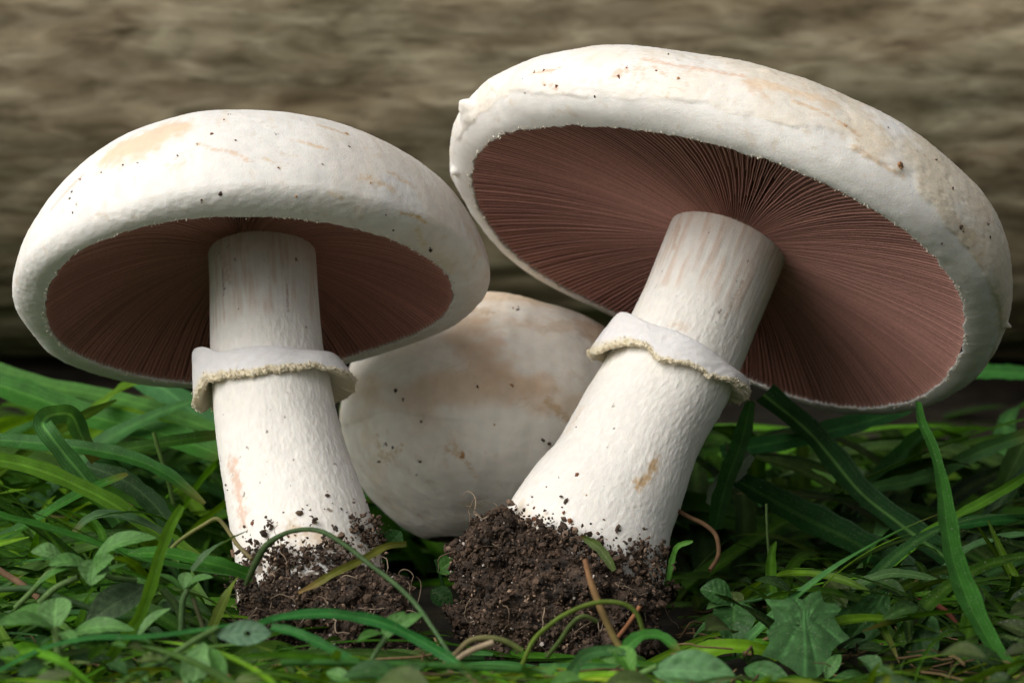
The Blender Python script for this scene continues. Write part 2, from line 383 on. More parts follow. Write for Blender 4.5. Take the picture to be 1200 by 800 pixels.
def center_line(G, pts):
    """3D stem axis from photo points, lying in the plane through the cap axis"""
    out = []
    a, c = G['a'], G['c']; k = a[1]/a[2]
    for px, py, w in pts:
        y = c[1]
        for _ in range(30):
            z = CAMZ-(py-400)*(y+CAMD)/FPX; y = .5*y+.5*(c[1]+k*(z-c[2]))
        P = at(px, py, y); out.append([*P, w/2*(y+CAMD)/FPX])
    return out
def build_stem(root, G, pts, seed, pinkdir, deco=None, ring_s=None):
    cl = spline(center_line(G, pts), 420); C = cl[:, :3]; rad = cl[:, 3]
    T = unit(np.gradient(C, axis=0)); A = unit(np.cross(np.array([0, 1., 0]), T)); B = np.cross(T, A)
    nth = 400; th = np.linspace(0, 2*np.pi, nth, endpoint=False)
    er = np.cos(th)[None, :, None]*A[:, None]+np.sin(th)[None, :, None]*B[:, None]
    s = np.concatenate([[0], np.cumsum(np.linalg.norm(np.diff(C, axis=0), axis=1))])
    S_, TH = np.meshgrid(s, th, indexing='ij')
    cs, sn = np.cos(TH), np.sin(TH)
    R0 = 1.4
    up = smooth(ring_s+.15, ring_s-.15, S_)          # above the ring: smooth and streaky; below: flocky
    big = fbm(np.stack([cs*1.0, sn*1.0, S_*.35], -1), 2, seed)*.06
    streak = fbm(np.stack([cs*R0*7, sn*R0*7, S_*.7], -1), 3, seed+1)
    floc = fbm(np.stack([cs*R0*9, sn*R0*9, S_*3.4+.5*cs], -1), 3, seed+2)
    fine = fbm(np.stack([cs*R0*14, sn*R0*14, S_*6], -1), 2, seed+3)
    d = big + up*(streak*.012) + (1-up)*((np.maximum(floc, -.05))*.015+fine*.010)
    r = rad[:, None]+d
    P = C[:, None]+r[..., None]*er
    base = smooth(s[-1]-2.4, s[-1]-.2, S_)
    col = np.broadcast_to(np.array([.80, .768, .712]), P.shape).copy()
    warm = (smooth(-.15, .45, streak)*.45*up)[..., None]
    col = lerp(col, np.array([.64, .48, .38]), warm*1.35)
    pin = (smooth(2.4, 0, S_)*.70)[..., None]
    col = lerp(col, np.array([.62, .44, .34]), pin)
    col = lerp(col, np.array([.70, .60, .46]), (base*.5*smooth(-.3, .5, fbm(np.stack([cs*2, sn*2, S_*.8], -1), 3, seed+6)))[..., None])
    dirt = smooth(.30, .5, fbm(np.stack([cs*9, sn*9, S_*5], -1), 3, seed+8)+.62*smooth(s[-1]-1.5, s[-1]+.1, S_)-.25)
    col = lerp(col, np.array([.14, .095, .06]), (dirt*.85)[..., None])
    col *= (1+.05*floc*(1-up))[..., None]
    N = grid_normals(P); v = np.array([0, -CAMD, CAMZ])
    if ((P-C[:, None])*N).sum(-1).mean() < 0: N = -N
    S = Surf(P, N); flat = col.reshape(-1, 3)
    if deco: deco(S, flat)
    o = raw_mesh('stem', P, grid_faces(len(s), nth, cv=True), M_STEM, np.clip(flat, .01, .88), parent=root)
    # dirt specks denser towards the foot, real crumbs
    n = 1700; k = rng.random(n)**.42; i = (k*(len(s)-1)).astype(int); j = rng.integers(0, nth, n)
    keep = rng.random(n) < smooth(s[-1]-2.6, s[-1]-.1, s[i])**1.7*1.0+.0
    i, j = i[keep], j[keep]
    sz = np.minimum(rng.lognormal(-3.9, .55, len(i)), .085)
    crumbs('dirt_specks', P[i, j]+N[i, j]*(sz*.3)[:, None], sz, lerp(np.array([.05, .03, .018]), np.array([.16, .10, .055]), rng.random((len(i), 1))), M_SOIL, o)
    return dict(o=o, C=C, A=A, B=B, T=T, s=s, rad=rad, S=S, P=P)
def specks(parent, S, lst, name='dirt_specks'):
    pos, sz, cl = [], [], []
    for px, py, d, c in lst:
        k = S.find(px, py); pos.append(S.P[k]); sz.append(d*.0095); cl.append(c)
        for _ in range(2):
            pos.append(S.P[k]+rng.normal(size=3)*d*.008); sz.append(d*.004); cl.append(c)
    crumbs(name, np.array(pos), np.array(sz), np.array(cl), M_SOIL, parent)
def build_ring(root, ST, s0, prof, seed, tilt=0):
    """torn annulus: prof rows (angle deg, flare, drop, thickness); angle 0 = right, 270 = towards camera"""
    i = int(np.searchsorted(ST['s'], s0)); nth = 480
    th = np.linspace(0, 2*np.pi, nth, endpoint=False)
    pr = np.array(prof, float); pr = np.vstack([pr, pr[:1]+[360, 0, 0, 0, 0]]); deg = np.degrees(th)
    dg = np.where(deg < pr[0, 0], deg+360, deg)
    fl, dr, tk, sh = (np.interp(dg, pr[:, 0], pr[:, q]) for q in (1, 2, 3, 4))
    ker = np.hanning(29); ker /= ker.sum()
    cv = lambda w: np.convolve(np.concatenate([w[-14:], w, w[:14]]), ker, 'valid')
    fl, dr, tk, sh = cv(fl), cv(dr), cv(tk), cv(sh)
    c3 = np.stack([np.cos(th), np.sin(th), th*0], -1)
    rag = fbm(c3*6, 3, seed)*.12+fbm(c3*28, 2, seed+1)*.05
    A, B, T, C, rad = ST['A'][i], ST['B'][i], -ST['T'][i], ST['C'][i], ST['rad'][i]
    er = -np.cos(th)[:, None]*A+np.sin(th)[:, None]*B; C = C+(tilt*(1-np.cos(th)))[:, None]*T
    rows, cols = [], []
    up, un = np.array([.76, .74, .73]), np.array([.76, .68, .50])
    nt_ = 26
    for k in range(nt_):                                   # upper face: from stem outwards and down
        u = k/(nt_-1); rr = rad+.0+fl*(u**lerp(.75, .35, sh))+rag*.35*smooth(.8, 1, u); hh = .06*(1-u)**2 + dr*u**lerp(1.3, 4.5, sh) + (.45 if seed == 61 else .3)*sh*math.sin(math.pi*u) - rag*smooth(.85, 1, u)
        rr = rr+.05*fbm(c3*2.5+u, 2, seed+4)*u+.015*fbm(c3*9+u*4, 2, seed+7)
        rows.append(C+rr[:, None]*er+hh[:, None]*T); cols.append(np.broadcast_to(lerp(up, np.array([.74, .66, .48]), smooth(.93, 1, u)), (nth, 3)))
    ru = rad+fl+rag*.35; hu = dr-rag
    for k in range(1, 9):                                  # ragged thick edge
        u = k/8; e = fbm(c3*24+u*7, 3, seed+5)*.075
        rr = ru-tk*.55*u+e+.05*math.sin(u*math.pi); hh = hu-tk*math.sin(u*math.pi/2)+e*.5
        rows.append(C+rr[:, None]*er+hh[:, None]*T); cols.append(np.broadcast_to(lerp(un, np.array([.68, .58, .40]), (.5+.5*np.clip(e*14, -1, 1))[:, None]), (nth, 3)))
    r1, h1 = ru-tk*.55, hu-tk
    for k in range(1, 14):                                 # underside, back up to the stem
        u = k/13; rr = lerp(r1, rad-.04, u**.8); hh = lerp(h1, -.22+0*h1, u)
        rows.append(C+rr[:, None]*er+hh[:, None]*T); cols.append(np.broadcast_to(lerp(un, np.array([.74, .68, .55]), u), (nth, 3)))
    P = np.array(rows); cl = np.array(cols)
    o = raw_mesh('ring', P, grid_faces(P.shape[0], nth, cv=True), M_RING, cl.reshape(-1, 3), parent=root)
    E = P[nt_-2:nt_+7].reshape(-1, 3); k = rng.integers(0, len(E), 1500)
    crumbs('ring_crumbs', E[k]+rng.normal(size=(1500, 3))*.018, rng.uniform(.007, .020, 1500), lerp(np.array([.80, .76, .64]), np.array([.70, .58, .38]), rng.random((1500, 1))), M_CRUMB, o)
    return o

BR = (.07, .045, .03); RB = (.22, .09, .04); OR = (.5, .28, .12)
# --- left mushroom
def deco_left(D, col, S=None):
    if S is None:
        T, loc = D['T'], D['loc']
        # fine fibrils radiating over the dome and shallow downy patches by the margin
        G = D['G']; az = np.arctan2(loc@G['v'], loc@G['u'])
        fib = fbm(np.stack([np.cos(az)*16, np.sin(az)*16, T*1.5], -1), 2, 77)
        D['d'] += fib*.006*smooth(-1.2, .2, T)*smooth(1.5, 1.1, T)
        D['d'] += .006*fbm(loc*15, 2, 79)*smooth(-1.2, -.6, T)+.014*fbm(loc*7, 2, 78)*smooth(.25, -.6, T)*smooth(-1.5, -1.0, T)
        D['d'] -= .020*smooth(.05, .25, T)*smooth(.5, .3, T)
        return
    f = col
    f[:] = lerp(f, np.array([.74, .63, .50]), (.55*smooth(300, 520, S.px)*smooth(-.5, .4, fbm(S.P*.6, 3, 81)))[:, None])
    stain(S, f, [(140, 176), (165, 168), (198, 152)], .62, (.74, .58, .42), .92, 5, .25)
    stain(S, f, [(60, 245), (80, 222), (96, 208)], .12, (.70, .52, .44), .7, 6)
    stain(S, f, [(425, 208), (445, 214), (462, 222)], .14, (.66, .44, .22), .55, 7, 1.4)
    stain(S, f, [(455, 202), (482, 216)], .10, (.66, .45, .25), .5, 8, 1.4)
    stain(S, f, [(470, 250), (488, 253), (499, 260)], .06, (.62, .42, .16), .8, 9, 1.2)
    stain(S, f, [(232, 168), (252, 175), (270, 178), (292, 188)], .07, (.68, .45, .28), .6, 10, 1.2)
    stain(S, f, [(340, 164), (362, 168), (382, 175)], .06, (.68, .46, .24), .6, 11, 1.2)
    stain(S, f, [(375, 147), (408, 158)], .09, (.66, .46, .26), .7, 12, .6)
    stain(S, f, [(310, 186), (330, 196)], .05, (.70, .50, .3), .5, 13, 1.2)
    stain(S, f, [(488, 270), (496, 285)], .10, (.66, .52, .26), .55, 14, 1.2)
    stain(S, f, [(540, 250), (560, 300)], .30, (.70, .56, .40), .6, 15, 1)
    stain(S, f, [(385, 225), (402, 232)], .08, (.72, .54, .32), .5, 16, 1.3)
    stain(S, f, [(515, 300), (530, 318)], .2, (.68, .56, .36), .4, 17, 1.3)
ML = empty('mushroom', (-5.0, -2.9, 0))
ML.location = (0, 0, 0)
tag(ML, 'white mushroom on the left with a level cap and a beige patch on top', 'mushroom', 'open white mushrooms')
capL, SL, GL, DL = build_cap(ML, FITL, 0.0, 100, deco_left)
specks(capL, SL, [(247, 157, 4, RB), (268, 134, 3, BR), (232, 169, 2, BR), (277, 164, 2.4, BR), (209, 183, 3, BR), (161, 191, 2.4, BR), (144, 193, 2.4, BR), (258, 227, 4.5, BR), (236, 234, 3, BR), (94, 210, 3.2, RB), (84, 225, 3, BR), (82, 233, 2.4, BR), (86, 249, 2, BR), (324, 157, 2.6, BR), (406, 157, 4, OR), (408, 172, 3, BR), (461, 270, 3.2, BR), (452, 252, 2.4, BR), (505, 293, 4, BR), (325, 197, 3, BR), (376, 193, 2.4, BR), (349, 230, 3, OR), (262, 141, 3.4, OR), (118, 203, 1.8, BR), (433, 215, 2.4, OR), (90, 240, 2, BR)])
build_gills(ML, GL, 1.35, .85, 122, 3, np.array([.40, .185, .140]))
def deco_stem_left(S, f):
    stain(S, f, [(272, 540), (282, 590), (285, 610)], .22, (.66, .42, .30), .65, 31, 1)
    stain(S, f, [(262, 300), (268, 330)], .09, (.55, .36, .26), .4, 32, 1.2)
    stain(S, f, [(336, 335), (338, 365)], .04, (.35, .22, .15), .5, 33, .8)
    stain(S, f, [(260, 315), (262, 345)], .03, (.35, .22, .2), .5, 34, .8)
    stain(S, f, [(340, 618), (380, 632), (400, 640)], .25, (.55, .40, .24), .6, 35, 1)
STL = build_stem(ML, GL, [(305, 255, 128), (306, 290, 125), (309, 350, 127), (313, 410, 131), (318, 445, 138), (325, 500, 143), (334, 545, 150), (348, 600, 160), (360, 650, 168), (366, 700, 176)], 200, 0, deco_stem_left, ring_s=3.0)
def station(ST, py):
    _, yy = proj(ST['C']); return float(np.interp(py, yy, ST['s']))
build_ring(ML, STL, station(STL, 442), [(0, .54, -.42, .05, .2), (30, .42, -.45, .08, 0), (90, .3, -.4, .1, 0), (150, .40, -.50, .08, .6), (172, .46, -.72, .05, 1), (198, .46, -.76, .06, 1), (212, .34, -.42, .14, .8), (228, .22, -.48, .14, .2), (255, .18, -.56, .14, 0), (285, .18, -.50, .14, 0), (303, .22, -.42, .12, 0), (316, .36, -.46, .07, .1), (338, .56, -.50, .05, .3)], 61, .20)
# --- right mushroom
def deco_right(D, col, S=None):
    if S is None:
        T, loc, G = D['T'], D['loc'], D['G']
        az = np.arctan2(loc@G['v'], loc@G['u']) % (2*np.pi); D['az'] = az
        S0 = Surf(D['P'], D['N']); TF, AF = T.reshape(-1), az.reshape(-1)
        kk = [S0.find(*q) for q in ((548, 150), (600, 112), (680, 116), (760, 120), (820, 121), (867, 135), (910, 143), (967, 155), (1000, 178), (1067, 207), (1083, 237), (1110, 265), (1140, 300), (1163, 345), (1172, 385))]
        ea = sorted((AF[q], TF[q]) for q in kk); ea = np.array([(ea[-1][0]-2*np.pi, ea[-1][1])]+ea+[(ea[0][0]+2*np.pi, ea[0][1])])
        edge = np.interp(az, ea[:, 0], ea[:, 1])+.10*fbm(loc*.9, 3, 301)+.09*fbm(loc*2.6, 4, 302)
        cut = smooth(edge-.012, edge+.05+.12*smooth(.0, .4, fbm(loc*1.1, 2, 316)), T); D['cut'] = cut
        D['d'] += (.010+.028*smooth(-.2, .3, fbm(loc*.7, 2, 315)+.55*smooth(-2, 4, loc[..., 0])-.1))*cut*smooth(1.5, 1.0, T)
        wr = np.abs(fbm(loc*1.5+np.stack([fbm(loc*2, 2, 305)]*3, -1)*.6, 3, 306))
        D['d'] -= .020*smooth(.05, .0, wr)*cut*smooth(-.2, .2, fbm(loc*.8, 2, 317))
        D['d'] += (.011*fbm(loc*6, 3, 303)+.010*fbm(loc*14, 2, 318))*cut
        az2 = np.stack([np.cos(az)*5, np.sin(az)*5, T*.4], -1)
        D['d'] += .045*fbm(az2, 2, 304)*smooth(.3, -.6, T)*smooth(-1.5, -.9, T)
        col[:] = lerp(col, np.array([.77, .68, .55]), (.55*cut*smooth(-.5, .4, fbm(loc*.8, 3, 308)))[..., None])
        return
    f = col; cut = D['cut'].reshape(-1)
    w = smooth(720, 1080, S.px)*cut
    f[:] = lerp(f, np.array([.69, .585, .43]), (.75*w*smooth(-.6, .2, fbm(S.P*.9, 3, 309)))[:, None])
    lines = np.abs(fbm(S.P*1.4, 3, 310))
    f[:] = lerp(f, np.array([.58, .42, .26]), (.5*cut*smooth(.035, .0, lines)*smooth(0, .3, fbm(S.P*.5, 2, 311)+.1))[:, None])
    stain(S, f, [(882, 96), (910, 102), (945, 112), (975, 122)], .26, (.74, .56, .38), .7, 41, .8)
    stain(S, f, [(752, 69), (790, 77), (840, 84), (872, 90)], .09, (.66, .40, .26), .6, 42, 1.2)
    stain(S, f, [(720, 88), (733, 82)], .16, (.66, .40, .26), .65, 43, 1.3)
    stain(S, f, [(878, 100), (895, 112)], .16, (.68, .48, .32), .6, 44, 1.2)
    stain(S, f, [(625, 86), (645, 82), (658, 80)], .08, (.6, .34, .2), .55, 45, 1.4)
    stain(S, f, [(636, 98), (652, 102)], .07, (.6, .34, .2), .5, 46, 1.4)
    stain(S, f, [(930, 118), (960, 130), (990, 147), (1010, 160)], .07, (.62, .42, .24), .6, 47, 1.2)
    stain(S, f, [(1000, 172), (1030, 190), (1060, 208)], .08, (.60, .42, .24), .6, 48, 1.2)
    stain(S, f, [(1118, 255), (1128, 268), (1140, 280)], .16, (.58, .44, .28), .5, 49, 1.3)
    stain(S, f, [(1168, 340), (1174, 385)], .2, (.60, .54, .36), .5, 50, 1)
    stain(S, f, [(765, 78), (775, 85), (782, 90)], .06, (.6, .36, .2), .5, 51, 1.3)
MR = empty('mushroom')
tag(MR, 'larger white mushroom on the right leaning right, its wide cap showing fine pinkish brown gills', 'mushroom', 'open white mushrooms')
capR, SR, GR, DR = build_cap(MR, FITR, 1.5, 140, deco_right, [(550, 124, .26, .46, -.4, .3), (546, 134, .10, .6, -.4, .1), (576, 97, .10, .30, -.3, .3), (533, 200, .14, .30, -.3, -.8), (1179, 381, .14, .2, .3, -.3), (900, 84, .05, .3, 0, .2)])
specks(capR, SR, [(626, 86, 3.4, RB), (637, 83, 3.2, RB), (651, 101, 3.6, RB), (724, 90, 5.5, RB), (735, 80, 3, RB), (698, 114, 3, BR), (638, 100, 2.4, OR), (783, 63, 3, BR), (768, 82, 2.6, RB), (1053, 194, 6.5, (.25, .12, .05)), (1116, 222, 4, BR), (1126, 266, 4.4, BR), (1157, 262, 3.4, BR), (1103, 284, 3.8, BR), (1160, 278, 3, BR), (990, 147, 4, OR), (612, 92, 2, BR), (616, 108, 2.4, BR), (555, 140, 2, BR), (1129, 272, 3, BR), (1096, 187, 3, BR), (795, 92, 3, OR), (1135, 290, 2.2, BR), (1040, 150, 2.2, BR)])
build_gills(MR, GR, .70, .95, 136, 4, np.array([.46, .232, .190]))
def deco_stem_right(S, f):
    stain(S, f, [(748, 570), (762, 552), (770, 540)], .17, (.58, .40, .22), .85, 61, .9)
    stain(S, f, [(683, 440), (700, 436)], .2, (.72, .58, .42), .5, 62, 1)
    stain(S, f, [(795, 262), (790, 290)], .14, (.60, .42, .30), .5, 63, 1)
    stain(S, f, [(870, 330), (860, 352), (850, 372)], .06, (.42, .28, .18), .55, 64, 1.2)
    stain(S, f, [(665, 505), (680, 480)], .16, (.70, .54, .40), .4, 65, 1.4)
    stain(S, f, [(610, 600), (640, 640), (680, 660)], .35, (.68, .54, .36), .4, 66, 1.2)
    stain(S, f, [(805, 385), (790, 380)], .12, (.66, .5, .36), .5, 67, 1.2)
STR = build_stem(MR, GR, [(873, 236, 156), (857, 273, 144), (832, 335, 141), (803, 402, 141), (786, 437, 146), (748, 503, 152), (722, 560, 166), (700, 600, 184), (683, 640, 200), (670, 690, 208), (662, 730, 205)], 240, 0, deco_stem_right, ring_s=3.3)
specks(STR['o'], STR['S'], [(663, 588, 9, BR), (660, 600, 6, RB), (626, 595, 4.5, RB), (626, 608, 5.5, (.25, .12, .07)), (676, 556, 4.5, RB), (624, 582, 3, BR), (668, 610, 5, RB), (724, 618, 8, BR), (687, 580, 3, OR), (675, 500, 2.2, BR), (758, 619, 3, BR), (753, 640, 8, BR), (705, 629, 4, BR), (776, 640, 6, BR), (758, 630, 3, BR), (640, 570, 2.5, BR), (655, 560, 2, BR), (619, 592, 2.4, BR)])
specks(STL['o'], STL['S'], [(383, 580, 6, BR), (265, 568, 3.6, BR), (267, 574, 3.4, BR), (264, 588, 3, BR), (363, 598, 4, BR), (366, 605, 4, BR), (369, 612, 4.5, BR), (295, 613, 4.5, RB), (360, 592, 3, BR), (400, 596, 3, BR), (406, 600, 2, BR), (312, 606, 3, BR), (432, 600, 3, BR)])
build_ring(MR, STR, station(STR, 420), [(0, .42, .0, .14, .5), (30, .32, .05, .10, .2), (60, .25, .05, .06, .1), (100, .22, -.1, .06, 0), (150, .35, -.5, .1, .2), (176, .50, -.80, .10, .6), (200, .50, -.92, .12, .8), (216, .34, -.60, .14, .4), (236, .24, -.52, .10, 0), (250, .20, -.76, .09, 0), (266, .24, -.72, .07, 0), (278, .22, -.54, .08, 0), (296, .26, -.56, .08, 0), (316, .32, -.26, .12, .1), (335, .40, -.10, .18, .4)], 71)
# --- closed mushroom between them
def build_button():
    root = empty('mushroom')
    tag(root, 'round closed whitish mushroom standing behind the gap between the two open mushrooms', 'mushroom', None)
    nth, nt_ = 460, 300; th = np.linspace(0, 2*np.pi, nth, endpoint=False)[:, None]; t = np.linspace(-1.25, np.pi/2, nt_)[None]
    rx = 4.22; hu, hd = 3.35, 3.3
    r = rx*np.abs(np.cos(t))**.86; h = np.where(t > 0, hu*np.sin(t), hd*np.sin(t))
    L = np.stack([r*np.cos(th), r*np.sin(th), h+0*th], -1)
    ax = unit(np.array([.10, .12, 1.0])); u = unit(np.cross([0, 1, 0], ax)); v = np.cross(ax, u)
    c = np.array([-.34, 7.6, 4.62])
    d = fbm(L*.3, 2, 401)*.22+fbm(L*1.4, 3, 402)*.035
    fib = fbm(np.stack([np.cos(th)*11+0*t, np.sin(th)*11+0*t, t*.9+0*th], -1), 3, 403); d = d+fib*.010
    # veil edge: a shallow step round the lower left
    stp = smooth(-.02, .02, t+.10+.25*pn(np.stack([np.cos(th)*2+0*t, np.sin(th)*2+0*t, 0*t+0*th], -1), 5)); d = d+.03*stp*smooth(.1, -.5, np.cos(th)+0*t)
    Ln = unit(L/np.array([1, 1, .7])); L = L+d[..., None]*Ln
    P = c+L[..., :1]*u+L[..., 1:2]*v+L[..., 2:]*ax
    N = -grid_normals(P, cu=True)
    if ((P-c)*N).sum(-1).mean() < 0: N = -N
    S = Surf(P, N)
    f = np.broadcast_to(np.array([.84, .79, .70]), P.shape).copy().reshape(-1, 3)
    f *= (1+.06*fib.reshape(-1))[:, None]
    pat = smooth(-.1, .35, fbm(S.P*np.array([.35, .35, .8]), 3, 411))
    f[:] = lerp(f, np.array([.68, .50, .33]), (.7*pat*smooth(3.6, 5.8, S.P[:, 2]))[:, None])
    ln = np.abs(fbm(S.P*.9, 3, 412)); f[:] = lerp(f, np.array([.50, .32, .16]), (.45*smooth(.03, 0, ln)*smooth(-.1, .4, fbm(S.P*.5, 2, 414)))[:, None])
    stain(S, f, [(560, 400), (590, 430), (600, 460)], .8, (.74, .50, .32), .45, 71, 1.2)
    stain(S, f, [(600, 378), (650, 385), (690, 380)], .35, (.64, .45, .28), .4, 72, 1)
    stain(S, f, [(552, 362), (575, 366)], .18, (.52, .36, .2), .55, 73, 1)
    stain(S, f, [(640, 470), (665, 490), (680, 500)], .14, (.58, .36, .15), .6, 74, 1.3)
    stain(S, f, [(530, 515), (542, 535), (560, 560)], .10, (.60, .40, .18), .6, 75, 1.6)
    stain(S, f, [(540, 535), (522, 527)], .09, (.60, .38, .18), .6, 76, 1.4)
    stain(S, f, [(442, 515), (450, 540), (470, 525)], .14, (.50, .36, .16), .55, 77, 1.5)
    stain(S, f, [(430, 470), (440, 540), (455, 590)], .55, (.66, .54, .38), .35, 78, 1)
    stain(S, f, [(545, 590), (560, 592)], .16, (.62, .48, .26), .6, 79, 1)
    stain(S, f, [(470, 385), (520, 370), (560, 380)], .5, (.62, .45, .30), .45, 80, 1)
    o = raw_mesh('cap', P, grid_faces(nth, nt_, cu=True), M_CAP, np.clip(f, .01, .88), parent=root)
    specks(o, S, [(464, 457, 5, BR), (472, 468, 5, BR), (493, 493, 3.4, BR), (560, 453, 4, BR), (452, 520, 4.5, BR), (460, 524, 4.5, BR), (445, 541, 6, RB), (493, 540, 4.5, BR), (488, 556, 3, BR), (636, 515, 5, BR), (643, 519, 5, BR), (541, 533, 5, OR), (600, 452, 5, OR), (607, 363, 6, BR), (468, 366, 5, BR), (580, 498, 3, OR)])
    q = spline([[.3, 8.4, -.4, .9], [.1, 8.0, 1.0, .95], [-.2, 7.7, 3.0, 1.2]], 30)
    V, F = tube_arr(q[:, :3], q[:, 3], 60); raw_mesh('stem', V, F, M_STEM, np.array([.62, .56, .48]), parent=root)
build_button()

# ------------------------------------------------------------------ soil clumps
SOILD, SOILM, SOILL = np.array([.020, .013, .008]), np.array([.085, .052, .032]), np.array([.25, .17, .115])
def soil_col(n, s=None):
    k = rng.random((n, 1))*(1 if s is None else np.where(s[:, None] > .045, .8, 1)); c = lerp(SOILD, SOILM, np.minimum(k*1.4, 1)); c = lerp(c, SOILL, smooth(.8, 1.0, k)); return c*(1+rng.uniform(-.2, .2, (n, 1)))
def build_clump(outline, y0, depth, ncr, seed, label, nroots=26):
    """outline: half-width table rows (z, xleft, xright) -> lumpy clod"""
    o3 = np.array(outline, float); nz, nth = 120, 200
    t = np.linspace(0, 1, nz); z = lerp(o3[0, 0], o3[-1, 0], t)
    xl = np.interp(z, o3[:, 0], o3[:, 1]); xr = np.interp(z, o3[:, 0], o3[:, 2])
    cap_ = np.sqrt(np.clip(1-(np.clip(t-.80, 0, 1)/.20)**2, 0.0004, 1))
    th = np.linspace(0, 2*np.pi, nth, endpoint=False)
    cx = (xl+xr)/2; hx = (xr-xl)/2*cap_
    yc = y0+.30*(z-z[0])
    dy = np.minimum(depth, hx*1.1)
    P = np.stack([cx[:, None]+hx[:, None]*np.cos(th), yc[:, None]+dy[:, None]*np.sin(th), z[:, None]+0*th], -1)
    N = np.stack([np.cos(th)+0*z[:, None], np.sin(th)+0*z[:, None], .3+0*z[:, None]+0*th], -1); N = unit(N)
    d = fbm(P*.6, 2, seed)*.55+fbm(P*1.7, 3, seed+2)*.5+.20*fbm(P*5, 3, seed+4)
    P = P+d[..., None]*N
    c = lerp(SOILD, SOILM, smooth(-.3, .4, fbm(P*3, 3, seed+6))[..., None])*.8
    o = raw_mesh('soil_clump', P, grid_faces(nz, nth, cv=True), M_SOIL, c.reshape(-1, 3))
    tag(o, label, 'soil', 'soil clumps round the mushroom feet')
    Q = P.reshape(-1, 3); QN = N.reshape(-1, 3)
    k = rng.integers(0, len(Q), ncr); s = np.clip(rng.lognormal(-4.0, .62, ncr), .007, .085)
    crumbs('soil_crumbs', Q[k]+QN[k]*(s*rng.uniform(0, 1.3, ncr))[:, None]+rng.normal(size=(ncr, 3))*.03, s, soil_col(ncr, s)*(.75+.5*smooth(-.3, .3, fbm(Q[k]*2, 2, seed+8)))[:, None], M_SOIL, o)
    # pale grit
    k = rng.integers(0, len(Q), 170); s = rng.uniform(.012, .04, 170)
    crumbs('grit', Q[k]+QN[k]*.08, s, np.array([.42, .37, .33])*(1+rng.uniform(-.4, .3, (170, 1))), M_CRUMB, o)
    Vs, Fs, Cs, b = [], [], [], 0
    for i in range(nroots):
        k = rng.integers(0, len(Q)); p = Q[k]+.02*QN[k]; dr = unit(QN[k]*.7+rng.normal(size=3)*.8+np.array([0, -.1, -.5])); pts = [p]
        for _ in range(rng.integers(5, 12)):
            dr = unit(dr+rng.normal(size=3)*.5+np.array([0, -.02, -.10])); p = p+dr*.14; pts.append(p)
        L = spline(pts, 24); V, F = tube_arr(L, lerp(.017, .006, np.linspace(0, 1, 24))*rng.uniform(.6, 1.4), 5)
        Vs.append(V); Fs.append(F+b); b += len(V); Cs.append(np.tile(lerp(np.array([.12, .08, .05]), np.array([.40, .31, .22]), rng.random())*1.0, (len(V), 1)))
    r = raw_mesh('fine_roots', np.vstack(Vs), np.vstack(Fs), M_DRY, np.vstack(Cs), True, o); r['kind'] = 'stuff'
    return o
# right clump: from the photo's outline (z bottom .. top at its depth)
def oz(rows, y): return [(at(0, r[0], y)[2], at(r[1], r[0], y)[0], at(r[2], r[0], y)[0]) for r in rows]
build_clump(oz([(800, 575, 750), (755, 562, 762), (722, 550, 770), (700, 545, 768), (682, 542, 752), (664, 541, 705), (648, 542, 660), (632, 548, 632), (614, 558, 612), (600, 576, 600)], -3.3), -3.3, 2.6, 30000, 500, 'ball of dark crumbly soil around the foot of the right mushroom', 60)
build_clump(oz([(780, 270, 490), (745, 278, 485), (712, 284, 476), (688, 289, 470), (672, 302, 458), (662, 332, 438)], -3.9), -3.9, 2.3, 22000, 530, 'flatter heap of dark soil and rootlets around the foot of the left mushroom', 110)
# soil climbing the left side of the right stem
def soil_patch(ST, lst, root, n, seed):
    S = ST['S']; ps, ss = [], []
    for px, py, rad in lst:
        k = S.find(px, py); m = max(int(n*rad*rad), 4)
        p = S.P[k]+rng.normal(size=(m, 3))*rad*.42; p[:, 1] = S.P[k][1]-np.abs(rng.normal(size=m))*.12
        ps.append(p); ss.append(np.clip(rng.lognormal(-3.7, .55, m), .010, .085))
    ps, ss = np.vstack(ps), np.concatenate(ss)
    crumbs('clinging_soil', ps, ss, soil_col(len(ps)), M_SOIL, root)
soil_patch(STR, [(598, 612, .40), (615, 622, .45), (640, 622, .40), (660, 632, .42), (690, 642, .45), (715, 655, .45), (745, 650, .42), (770, 655, .35), (600, 640, .6), (640, 650, .7), (700, 670, .7), (750, 672, .6), (752, 640, .22), (776, 640, .18), (640, 670, .8), (690, 690, .8), (740, 700, .8), (610, 690, .6), (770, 690, .5), (720, 720, .8)], STR['o'], 900, 1)
soil_patch(STL, [(300, 648, .40), (325, 650, .3), (290, 668, .5), (420, 618, .38), (432, 635, .45), (400, 650, .5), (360, 655, .5), (330, 655, .45), (440, 612, .28), (316, 615, .13), (369, 612, .10), (380, 630, .12), (330, 675, .5), (400, 670, .5)], STL['o'], 900, 2)

